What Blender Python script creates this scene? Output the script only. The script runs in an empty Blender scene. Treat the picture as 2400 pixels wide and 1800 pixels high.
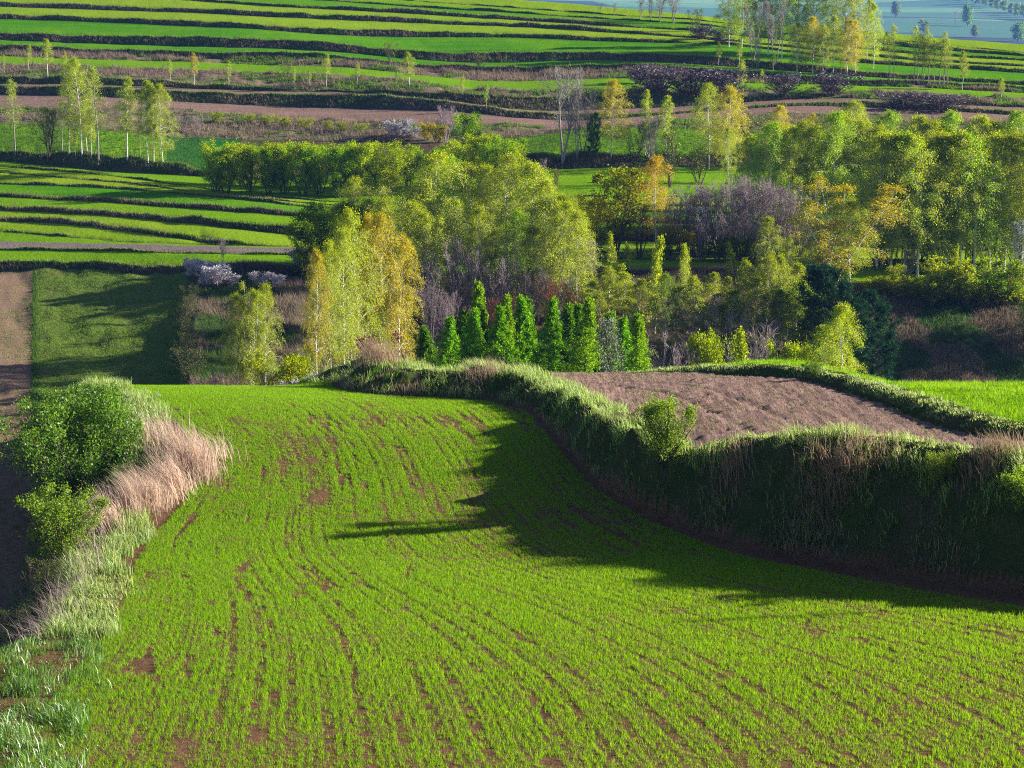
import bpy, math, random, colorsys
import numpy as np
rng = np.random.default_rng(7)
random.seed(7)
S = bpy.context.scene
C = S.collection
R = math.radians

# ------------------------------------------------------------------ camera numbers
F = 5000.0          # focal length in pixels of a 2400 px wide frame
PITCH = 0.16
SP, CP = math.sin(PITCH), math.cos(PITCH)
SUN_EL, SUN_AZ = R(20.5), R(11)     # azimuth from +X towards +Y

def ray(px, py):
    """x/y and z/y of the sight line through a point of the frame"""
    a = (np.asarray(px, float) - 1200) / F
    b = (900 - np.asarray(py, float)) / F
    y = CP + b * SP
    return a / y, (-SP + b * CP) / y

def at(px, py, D):
    rx, rz = ray(px, py)
    return np.array([rx * D, D + 0 * rx, rz * D])

# ------------------------------------------------------------------ noise
def _h(ix, iy, seed):
    n = (ix.astype(np.int64) * 374761393 + iy.astype(np.int64) * 668265263 + seed * 1442695041) & 0xFFFFFFFF
    n = ((n ^ (n >> 13)) * 1274126177) & 0xFFFFFFFF
    return ((n ^ (n >> 16)) & 0xFFFF) / 65535.0
def vnoise(x, y, seed=0):
    x, y = np.broadcast_arrays(np.asarray(x, float), np.asarray(y, float))
    ix, iy = np.floor(x), np.floor(y); fx, fy = x - ix, y - iy
    fx = fx * fx * (3 - 2 * fx); fy = fy * fy * (3 - 2 * fy)
    a, b = _h(ix, iy, seed), _h(ix + 1, iy, seed); c, d = _h(ix, iy + 1, seed), _h(ix + 1, iy + 1, seed)
    return (a + (b - a) * fx) * (1 - fy) + (c + (d - c) * fx) * fy
def fbm(x, y, seed=0, o=4):
    s, a, t = 0, 1.0, 0
    for k in range(o):
        s = s + a * vnoise(x * 2 ** k, y * 2 ** k, seed + k); t += a; a *= .5
    return s / t
def sst(t):
    t = np.clip(t, 0, 1); return t * t * (3 - 2 * t)
def smooth_interp(v, pts, sig):
    """polyline sampled through a gaussian, ends extended along their last segment"""
    p = np.array(pts, float)
    a, b = p[0], p[1]; e0 = a - (b - a) / max(abs(b[0] - a[0]), 1e-6) * 4000 * np.array([1, .6])
    a, b = p[-1], p[-2]; e1 = a + (a - b) / max(abs(b[0] - a[0]), 1e-6) * 4000 * np.array([1, .6])
    p = np.vstack([e0, p, e1])
    out = 0; w = 0
    for k in np.linspace(-2, 2, 13):
        g = math.exp(-k * k / 2); out = out + g * np.interp(v + k * sig, p[:, 0], p[:, 1]); w += g
    return out / w

# ------------------------------------------------------------------ mesh building
class MB:
    def __init__(s): s.v = []; s.f = []; s.n = 0; s.m = []; s.col = []
    def add(s, v, f, m=0):
        v = np.asarray(v, np.float32).reshape(-1, 3); f = np.asarray(f, np.int64)
        s.v.append(v); s.f.append(f + s.n); s.m.append(np.full(len(f), m, np.int32)); s.n += len(v)
    def build(s, name, mats, parent=None, smooth=False):
        me = bpy.data.meshes.new(name)
        if s.v:
            v = np.vstack(s.v); me.vertices.add(len(v)); me.vertices.foreach_set('co', v.ravel())
            idx = np.concatenate([f.ravel() for f in s.f]); cnt = np.concatenate([np.full(len(f), f.shape[1]) for f in s.f])
            me.loops.add(len(idx)); me.loops.foreach_set('vertex_index', idx.astype(np.int32))
            me.polygons.add(len(cnt)); st = np.concatenate([[0], np.cumsum(cnt)[:-1]]).astype(np.int32)
            me.polygons.foreach_set('loop_start', st)
            me.polygons.foreach_set('material_index', np.concatenate(s.m))
            if smooth: me.polygons.foreach_set('use_smooth', np.ones(len(cnt), bool))
            me.update(calc_edges=True)
        for m in (mats if isinstance(mats, (list, tuple)) else [mats]): me.materials.append(m)
        if parent == 'mesh': return me
        o = bpy.data.objects.new(name, me); C.objects.link(o)
        if parent: o.parent = parent
        return o
def frames(d):
    d = d / np.maximum(np.linalg.norm(d, axis=-1, keepdims=True), 1e-9)
    ref = np.where(np.abs(d[..., 2:3]) > .9, np.array([1., 0, 0]), np.array([0, 0, 1.]))
    a = np.cross(d, ref); a /= np.maximum(np.linalg.norm(a, axis=-1, keepdims=True), 1e-9)
    return d, a, np.cross(a, d)
def tubes(mb, P, Rr, k=5, m=0):
    """P: (n, p, 3) polylines, Rr: (n, p) radii"""
    P = np.asarray(P, float); Rr = np.asarray(Rr, float)
    n, p, _ = P.shape
    T = np.gradient(P, axis=1)
    _, a, b = frames(T)
    ang = np.arange(k) * 2 * np.pi / k
    V = P[:, :, None, :] + Rr[:, :, None, None] * (np.cos(ang)[None, None, :, None] * a[:, :, None, :] + np.sin(ang)[None, None, :, None] * b[:, :, None, :])
    i = np.arange(n)[:, None, None] * p * k; j = np.arange(p - 1)[None, :, None] * k; q = np.arange(k)[None, None, :]; q2 = (q + 1) % k
    Fc = np.stack(np.broadcast_arrays(i + j + q, i + j + q2, i + j + k + q2, i + j + k + q), -1).reshape(-1, 4)
    mb.add(V.reshape(-1, 3), Fc, m)
def quads(mb, P, U, V, m=0):
    """leaf-shaped quads: base, side, tip, side"""
    n = len(P)
    v = np.stack([P - U, P + V * .9 - U * .05, P + U, P - V * .9 - U * .05], 1).reshape(-1, 3)
    mb.add(v, np.arange(4 * n).reshape(-1, 4), m)
def unit(n):
    v = rng.normal(size=(n, 3)); return v / np.linalg.norm(v, axis=1, keepdims=True)
def blades(mb, P, lean, L, W, m=0, seg=2):
    """grass blades: lean is an (n,2) horizontal offset of the tip per unit length"""
    n = len(P); ang = rng.uniform(0, np.pi, n)
    s = np.stack([np.cos(ang), np.sin(ang), 0 * ang], 1) * (W / 2)[:, None]
    ln = np.clip(np.linalg.norm(lean, axis=1), 0, .95)
    up = np.sqrt(1 - ln ** 2)
    tip = P + np.stack([lean[:, 0] * L, lean[:, 1] * L, up * L], 1)
    if seg == 1:
        v = np.stack([P - s, P + s, tip], 1).reshape(-1, 3); mb.add(v, np.arange(3 * n).reshape(-1, 3), m); return
    mid = P + np.stack([lean[:, 0] * L * .3, lean[:, 1] * L * .3, (up * .62 + .1 * (1 - up)) * L], 1)
    v = np.stack([P - s, P + s, mid + s * .8, mid - s * .8, tip], 1).reshape(-1, 3)
    b = np.arange(n)[:, None] * 5
    k0 = mb.n
    mb.add(v, b + np.array([[0, 1, 2, 3]]), m)
    mb.v.append(np.zeros((0, 3), np.float32)); mb.f.append(b + np.array([[3, 2, 4]]) + k0); mb.m.append(np.full(n, m, np.int32))

# ------------------------------------------------------------------ object helpers
def tag(o, label=None, cat=None, group=None, kind=None):
    if label: o['label'] = label
    if cat: o['category'] = cat
    if group: o['group'] = group
    if kind: o['kind'] = kind
    return o

# ------------------------------------------------------------------ materials
class NT:
    def __init__(s, name):
        s.mat = bpy.data.materials.new(name); s.mat.use_nodes = True; s.t = s.mat.node_tree; s.t.nodes.clear()
        s.out = s.n('ShaderNodeOutputMaterial')
    def n(s, ty, **kw):
        d = s.t.nodes.new(ty)
        for k, v in kw.items():
            if k == 'ins':
                for a, b in v.items():
                    if isinstance(b, bpy.types.NodeSocket): s.t.links.new(b, d.inputs[a])
                    else: d.inputs[a].default_value = b
            else: setattr(d, k, v)
        return d
    def noise(s, vec, scale, detail=3, rough=.6, mp=None):
        if mp: vec = s.n('ShaderNodeMapping', ins={'Vector': vec, 'Scale': mp}).outputs[0]
        return s.n('ShaderNodeTexNoise', ins={'Vector': vec, 'Scale': scale, 'Detail': detail, 'Roughness': rough}).outputs[0]
    def ramp(s, fac, stops, interp='LINEAR'):
        r = s.n('ShaderNodeValToRGB', ins={'Fac': fac}); r.color_ramp.interpolation = interp
        e = r.color_ramp.elements
        while len(e) < len(stops): e.new(.5)
        for q, (p, c) in zip(e, stops): q.position = p; q.color = (*c, 1)
        return r.outputs[0]
    def mix(s, fac, a, b, mode='MIX'):
        d = s.n('ShaderNodeMix', data_type='RGBA', blend_type=mode)
        for k, v in ((0, fac), (6, a), (7, b)):
            if isinstance(v, bpy.types.NodeSocket): s.t.links.new(v, d.inputs[k])
            else: d.inputs[k].default_value = (*v, 1) if isinstance(v, tuple) and len(v) == 3 else v
        return d.outputs[2]
    def math(s, op, a, b=0.0):
        return s.n('ShaderNodeMath', operation=op, ins={0: a, 1: b}).outputs[0]
    def rng(s, v, a, b, c, d):
        return s.n('ShaderNodeMapRange', ins={0: v, 1: a, 2: b, 3: c, 4: d}).outputs[0]
    def bump(s, h, st, dist):
        return s.n('ShaderNodeBump', ins={'Height': h, 'Strength': st, 'Distance': dist}).outputs[0]
    def finish(s, sh): s.t.links.new(sh, s.out.inputs[0]); return s.mat
    def pos(s): return s.n('ShaderNodeNewGeometry').outputs['Position']
    def pbr(s, col, rough=.85, nrm=None, spec=.2):
        p = s.n('ShaderNodeBsdfPrincipled', ins={'Roughness': rough, 'Specular IOR Level': spec, 'Base Color': col if isinstance(col, bpy.types.NodeSocket) else (*col, 1)})
        if nrm: s.t.links.new(nrm, p.inputs['Normal'])
        return s.finish(p.outputs[0])

def leaf_mat(name, col, trans, amt=.45, var=.35, hue=.03, use_obj=True, gloss=0.0, patch=None):
    """thin leaf: diffuse front, light passing through, each leaf a little different, times the object's own tint"""
    t = NT(name)
    g = t.n('ShaderNodeNewGeometry')
    rp = g.outputs['Random Per Island']
    oi = t.n('ShaderNodeObjectInfo')
    def tone(c):
        h = t.n('ShaderNodeHueSaturation', ins={'Color': (*c, 1), 'Hue': t.rng(rp, 0, 1, .5 - hue, .5 + hue), 'Value': t.rng(t.math('FRACT', t.math('MULTIPLY', rp, 7.31)), 0, 1, 1 - var, 1 + var)}).outputs[0]
        if patch:
            n = t.noise(g.outputs['Position'], patch[1], 3); h = t.mix(t.rng(n, .42, .62, 0, 1), h, t.mix(1.0, h, patch[0], 'MULTIPLY'))
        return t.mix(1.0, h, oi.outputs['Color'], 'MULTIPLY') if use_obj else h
    d = t.n('ShaderNodeBsdfDiffuse', ins={'Color': tone(col)}).outputs[0]
    tr = t.n('ShaderNodeBsdfTranslucent', ins={'Color': tone(trans)}).outputs[0]
    m = t.n('ShaderNodeMixShader', ins={0: amt, 1: d, 2: tr}).outputs[0]
    if gloss:
        gl = t.n('ShaderNodeBsdfGlossy', ins={'Color': (1, 1, 1, 1), 'Roughness': .5}).outputs[0]
        m = t.n('ShaderNodeMixShader', ins={0: gloss, 1: m, 2: gl}).outputs[0]
    return t.finish(m)

def soil_mat(name, c1, c2, sc, bump=.6, weeds=0.0, streak=None, furrow=False):
    t = NT(name); p = t.pos()
    n1 = t.noise(p, .35 * sc, 4); n2 = t.noise(p, 7 * sc, 5, .7); n3 = t.noise(p, 1.6 * sc, 3)
    col = t.ramp(n2, [(.3, tuple(x * .62 for x in c1)), (.5, c1), (.75, c2)])
    col = t.mix(t.rng(n1, .35, .65, 0, .45), col, tuple(x * .8 for x in c2))
    if streak:
        st = t.noise(p, 1.0, 3, .6, streak); col = t.mix(t.rng(st, .4, .62, 0, .5), col, tuple(x * .6 for x in c1))
    if weeds:
        w = t.noise(p, 3.1 * sc, 4, .7); col = t.mix(t.rng(w, .64 - weeds, .7 - weeds, 0, .8), col, (.09, .15, .02))
    n5 = t.noise(p, 17 * sc, 3, .7); h = t.math('ADD', t.math('MULTIPLY', n3, .5), t.math('ADD', n2, t.math('MULTIPLY', n5, .5)))
    if furrow:
        mp = t.n('ShaderNodeMapping', ins={'Vector': p, 'Rotation': (0, 0, R(20)), 'Scale': (4.5, .35, 1)}).outputs[0]
        fu = t.noise(mp, 1.0, 3, .6); col = t.mix(t.rng(fu, .40, .56, .55, 0), col, tuple(x * .45 for x in c1)); h = t.math('ADD', h, t.math('MULTIPLY', fu, 1.2))
    return t.pbr(col, 1.0, t.bump(h, bump, .22 / sc), 0.0)

def grass_ground(name, c1, c2, c3=None, big=.08, fine=3.0, streak=(.05, .7, 1), bump=.4, dry=None):
    t = NT(name); p = t.pos()
    s = t.noise(p, 1.0, 4, .6, streak); b = t.noise(p, big, 3); f = t.noise(p, fine, 4, .7)
    col = t.mix(t.rng(s, .35, .65, 0, 1), c1, c2)
    if c3: col = t.mix(t.rng(b, .42, .62, 0, .8), col, c3)
    if dry:
        q = t.noise(p, big * 5, 4, .65); col = t.mix(t.rng(q, .5, .62, 0, .85), col, dry)
    col = t.mix(t.rng(f, .35, .7, .0, .5), col, tuple(x * .6 for x in c1))
    return t.pbr(col, 1.0, t.bump(f, bump, .3), 0.0)

M = {}
M['wheat_soil'] = soil_mat('wheat_soil', (.155, .085, .045), (.26, .155, .09), 1.6, .9)
M['ploughed'] = soil_mat('ploughed', (.33, .21, .17), (.43, .30, .25), 1.3, 1.0, weeds=.02, furrow=True)
M['lower_soil'] = soil_mat('lower_soil', (.22, .14, .10), (.32, .21, .15), 1.2, .8, weeds=.09)
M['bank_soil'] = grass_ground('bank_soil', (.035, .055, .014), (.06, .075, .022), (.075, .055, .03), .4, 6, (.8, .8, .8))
M['meadow_near'] = grass_ground('meadow_near', (.09, .22, .003), (.13, .27, .004), None, .2, 5, (.3, .3, .3))
G_A, G_B, G_C = (.075, .20, .012), (.15, .27, .016), (.19, .29, .02)
M['f_deep'] = grass_ground('field_deep_green', (.05, .19, .004), (.085, .25, .004), (.12, .27, .005))
M['f_mid'] = grass_ground('field_green', (.13, .27, .004), (.18, .31, .006), (.12, .26, .004))
M['f_yel'] = grass_ground('field_yellow_green', (.19, .30, .010), (.23, .33, .014), (.16, .28, .008))
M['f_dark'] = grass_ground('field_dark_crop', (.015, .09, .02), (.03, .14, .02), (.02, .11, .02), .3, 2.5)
M['f_meadow'] = grass_ground('meadow_rough', (.085, .135, .02), (.12, .17, .028), (.10, .16, .022), .1, 1.1, (.15, .5, 1), .8, dry=(.14, .14, .045))
M['f_plough'] = soil_mat('ploughed_strip', (.225, .145, .115), (.265, .175, .14), .35, .3, streak=(.06, .8, 1))
M['f_plough_grey'] = soil_mat('ploughed_grey_strip', (.18, .14, .135), (.24, .185, .175), .7, .6, weeds=.02)
M['f_scrub'] = grass_ground('scrub_ground', (.17, .12, .085), (.22, .16, .12), (.09, .13, .03), .09, 1.2, (.12, .5, 1), .8, dry=(.07, .11, .02))
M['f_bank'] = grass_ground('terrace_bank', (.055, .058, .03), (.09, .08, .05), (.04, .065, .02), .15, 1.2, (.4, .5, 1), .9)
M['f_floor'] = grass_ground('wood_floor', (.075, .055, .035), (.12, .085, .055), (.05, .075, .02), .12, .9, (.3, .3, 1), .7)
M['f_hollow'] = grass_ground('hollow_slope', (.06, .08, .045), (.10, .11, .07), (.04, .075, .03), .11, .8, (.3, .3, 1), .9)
# ------------------------------------------------------------------ NEAR GROUND
ZY = [(-25, 6.5), (-5, .0), (0, -1.7), (38, -13.75), (46, -14.05), (54, -14.4), (60, -14.72), (64, -14.6), (68, -14.2), (73, -13.6), (77, -13.42), (80, -13.5), (84, -13.86), (88, -14.4), (92, -15.5), (100, -17.6), (115, -21.5), (128, -25), (150, -31)]
_zt = np.linspace(-25, 150, 1751); _zz = np.interp(_zt, [a for a, _ in ZY], [b for _, b in ZY])
_k = np.exp(-np.linspace(-2, 2, 31) ** 2); _zz = np.convolve(np.pad(_zz, 15, 'edge'), _k / _k.sum(), 'valid')
HY = [(-25, 9), (0, .5), (40, -10.9), (52, -11.5), (60, -12.0), (65, -12.35), (70, -12.55), (80, -12.95), (85, -13.3), (89, -13.9), (95, -15.2), (105, -18), (128, -25), (150, -31)]
_hz = np.interp(_zt, [a for a, _ in HY], [b for _, b in HY]); _hz = np.convolve(np.pad(_hz, 15, 'edge'), _k / _k.sum(), 'valid')
EDGE = [(20, -19), (30, -17.5), (44, -14.6), (47, -12.4), (50, -11.2), (55, -11.8), (60, -12.6), (66, -12.4), (72, -12.9), (78, -14.4), (84, -16.6), (90, -18.6), (110, -24), (150, -34)]

def z_low(x, y):
    z = np.interp(y, _zt, _zz)
    z = z + .22 * (fbm(x * .09, y * .11, 3, 2) - .5) + .012 * np.maximum(0, -x - 4) * np.clip((y - 70) / 15, 0, 1)
    e = np.interp(y, [a for a, _ in EDGE], [b for _, b in EDGE]) + .8 * (vnoise(y * .45, 0 * y, 9) - .5)
    d = e - x
    return z - 2.5 * sst((d + .2) / 2.4) * np.clip((118 - y) / 20, 0, 1), d
def hit(px, py, fn, y0=45, y1=110):
    """first meeting of a sight line with a surface"""
    rx, rz = ray(px, py); ys = np.linspace(y0, y1, 3000)
    q = np.nonzero(fn(rx * ys, ys) >= rz * ys)[0]
    yy = ys[q[0]] if len(q) else y1
    return float(rx * yy), float(yy)
_zl = lambda x, y: z_low(x, y)[0]
FOOT = [(60, 28), (20.5, 49.5)] + [hit(px, py, _zl) for px, py in ((2400, 1398), (2250, 1372), (2100, 1345), (1900, 1308), (1750, 1278), (1600, 1238), (1500, 1200), (1420, 1150), (1360, 1090))] + [(1.45, 73.5), (.75, 77), (-.6, 79.6), (-3.0, 81.4), (-5.2, 82.6), (-6.6, 84.3), (-7.2, 87), (-6, 95), (-3, 150)]
def topp(px, py, z):
    rx, rz = ray(px, py); y = z / rz; return (float(rx * y), float(y), z)
_GR = -.20
TOP = [(60, 36, -10.7), (21.5, 56, -10.9)] + [topp(*q) for q in ((2400, 1050, -11.0), (2250, 1030, -11.1), (2100, 1008, -11.2), (1990, 998, -11.3), (1880, 1003, -11.5), (1760, 1020, -11.9), (1640, 1048, -12.3), (1560, 1043, -12.4), (1480, 990, -12.3), (1400, 945, -12.4), (1300, 893, -12.5), (1200, 858, -12.65), (1130, 848, -12.75), (1060, 856, -12.85), (1000, 856, -12.9), (950, 846, -12.95), (900, 856, -13.2))] + [(-5.3, 88, -13.9), (-4.4, 95, -15.2), (-1, 150, -31)]
RIDGE = [topp(*q) for q in ((1420, 868, -13.4), (1560, 870, -13.3), (1700, 878, -13.05), (1880, 892, -12.75), (1980, 915, -12.5), (2100, 954, -12.25), (2200, 990, -12.05), (2300, 1016, -11.9), (2400, 1030, -11.8))] + [(20, 59, -11.5), (60, 47, -11)]
RIDGE = [(-1.5, 130, -25), (2.0, 95, -15)] + RIDGE
FOOT, TOP, RIDGE = np.array(FOOT), np.array(TOP), np.array(RIDGE)

def sdist(x, y, L):
    """signed distance to a polyline (positive on its left as walked) and the place along it"""
    best = np.full(x.shape, 1e9); sg = np.ones(x.shape); al = np.zeros(x.shape)
    for i in range(len(L) - 1):
        ax, ay = L[i][:2]; bx, by = L[i + 1][:2]; dx, dy = bx - ax, by - ay
        t = np.clip(((x - ax) * dx + (y - ay) * dy) / (dx * dx + dy * dy), 0, 1)
        d = np.hypot(x - ax - t * dx, y - ay - t * dy)
        c = dx * (y - ay) - dy * (x - ax)
        m = d < best - 1e-9
        best = np.where(m, d, best); sg = np.where(m, np.where(c > 0, 1, -1), sg); al = np.where(m, i + t, al)
    return best * sg, al

def near(x, y):
    """height and zone of the near ground. zones: 0 crop 1 bank 2 ploughed 3 ridge 4 far green field 5 lower field 6 rough grass edge"""
    x = np.asarray(x, float); y = np.asarray(y, float)
    zl, dl = z_low(x, y)
    df, af = sdist(x, y, FOOT); df = -df       # beyond the foot = right of the walk
    dt, at_ = sdist(x, y, TOP); dt = -dt
    dr, ar = sdist(x, y, RIDGE)                # beyond the ridge line
    zt = np.interp(at_, np.arange(len(TOP)), TOP[:, 2]) + .18 * (fbm(x * .55, y * .55, 13, 2) - .5) + _GR * np.clip((at_ - 1) / 2, 0, 1) - .14 * np.clip((6.5 - at_) / 3, 0, 1)
    zh = np.interp(y, _zt, _hz) + .16 * (fbm(x * .12, y * .12, 5, 2) - .5)
    zh = zh + .035 * np.clip(x - 4, 0, 12)
    zh = np.maximum(zh - .012 * np.maximum(0, y - 70) ** 2 * sst((x - 11) / 7), np.minimum(zh, np.interp(y, _zt, _zz) - .05))
    rg = sst(dr / .55); zr = .30 * rg * sst((x - 4.8) / 6) + .06 * np.exp(-((dr - .9) / .6) ** 2)
    fade = np.clip((98 - y) / 12, 0, 1)
    zh = zh + zr * fade
    zh = zh + (zt - zh) * np.exp(-(np.maximum(dt, 0) / 1.3) ** 2)
    t = np.where(dt > 0, 1, np.clip(df / np.maximum(df + np.abs(dt), 1e-6), 0, 1))
    prof = np.sin(np.pi / 2 * np.clip(t, 0, 1)) ** .85
    rough = (fbm(x * .7, y * .7, 11, 3) - .5) * 1.35 + (fbm(x * 2.6, y * 2.6, 12, 2) - .5) * .38
    z = np.where(df > 0, zl + (zh - zl) * prof + rough * np.sin(np.pi * np.clip(t, 0, 1)) , zl)
    bump = np.exp(-(((x + 7.0) / 1.55) ** 2 + ((y - 89.0) / 1.7) ** 2)); z = z + 1.05 * bump
    zone = np.zeros(x.shape, int)
    zone[(dl > -.4) & (df < 0)] = 6
    zone[(dl > 2.1) & (df < 0)] = 5
    zone[df > 0] = 1
    hi = (df > 0) & (dt > .7)
    zone[hi] = 2
    zone[hi & (dr > -.2) & (x > 4.8)] = 3
    zone[hi & (dr > 1.25) & (x > 4.8)] = 4
    zone[bump > .25] = 1
    return z, zone, dict(df=df, dt=dt, dl=dl, dr=dr, t=t, bump=bump)

def build_near():
    xs = np.concatenate([np.linspace(-70, -26, 30)[:-1], np.arange(-26, 28, .15), np.linspace(28, 75, 32)])
    ys = np.concatenate([np.linspace(-20, 36, 40)[:-1], np.arange(36, 94, .15), np.linspace(94, 138, 50)])
    X, Y = np.meshgrid(xs, ys)
    Z, zone, q = near(X, Y)
    fine = (np.abs(X) < 28) & (Y > 36) & (Y < 94)
    clod = np.where(zone == 2, .04, np.where(zone == 5, .09, np.where(zone == 0, .05, .08)))
    Z = Z + fine * clod * (fbm(X * 3.3, Y * 3.3, 21, 3) - .5) * 2 + (zone == 2) * fine * .05 * (vnoise(X * 7 , Y * 7, 22) - .5) * 2
    Z = Z + .014 * np.sin(q['dr'] * 2 * np.pi / .62 + 3 * vnoise(X * .4, Y * .2, 23)) * (zone == 2) * fine * vnoise(X * .9, Y * .9, 24)
    # faint tractor lines in the ploughed field
    for off in (4.2, 5.9):
        Z = Z - .05 * np.exp(-((q['dr'] + off) / .18) ** 2) * (zone == 2)
    nx = len(xs); V = np.stack([X, Y, Z], -1).reshape(-1, 3)
    i = np.arange((len(ys) - 1))[:, None] * nx + np.arange(nx - 1)[None, :]
    Fc = np.stack([i, i + 1, i + nx + 1, i + nx], -1).reshape(-1, 4)
    zf = zone[:-1, :-1].ravel()
    spec = [((0,), 'field', 'wheat_soil', 'young green crop in curving drilled rows with brown bare patches', 'field'),
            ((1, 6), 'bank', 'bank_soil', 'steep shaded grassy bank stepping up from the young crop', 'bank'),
            ((2,), 'ploughed_field', 'ploughed', 'pinkish brown ploughed field above the steep grassy bank', 'field'),
            ((3,), 'ridge_bank', 'bank_soil', 'low grassy ridge along the far edge of the ploughed field', 'bank'),
            ((4,), 'green_field', 'meadow_near', 'bright green field beyond the low grassy ridge', 'field'),
            ((5,), 'lower_field', 'lower_soil', 'shaded brown field below the bushes and dry grass', 'field')]
    for zs, nm, mt, lb, ct in spec:
        sel = np.isin(zf, zs); f = Fc[sel]
        u, inv = np.unique(f, return_inverse=True)
        mb = MB(); mb.add(V[u], inv.reshape(-1, 4))
        tag(mb.build(nm, M[mt], smooth=True), lb, ct, kind='structure')

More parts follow.
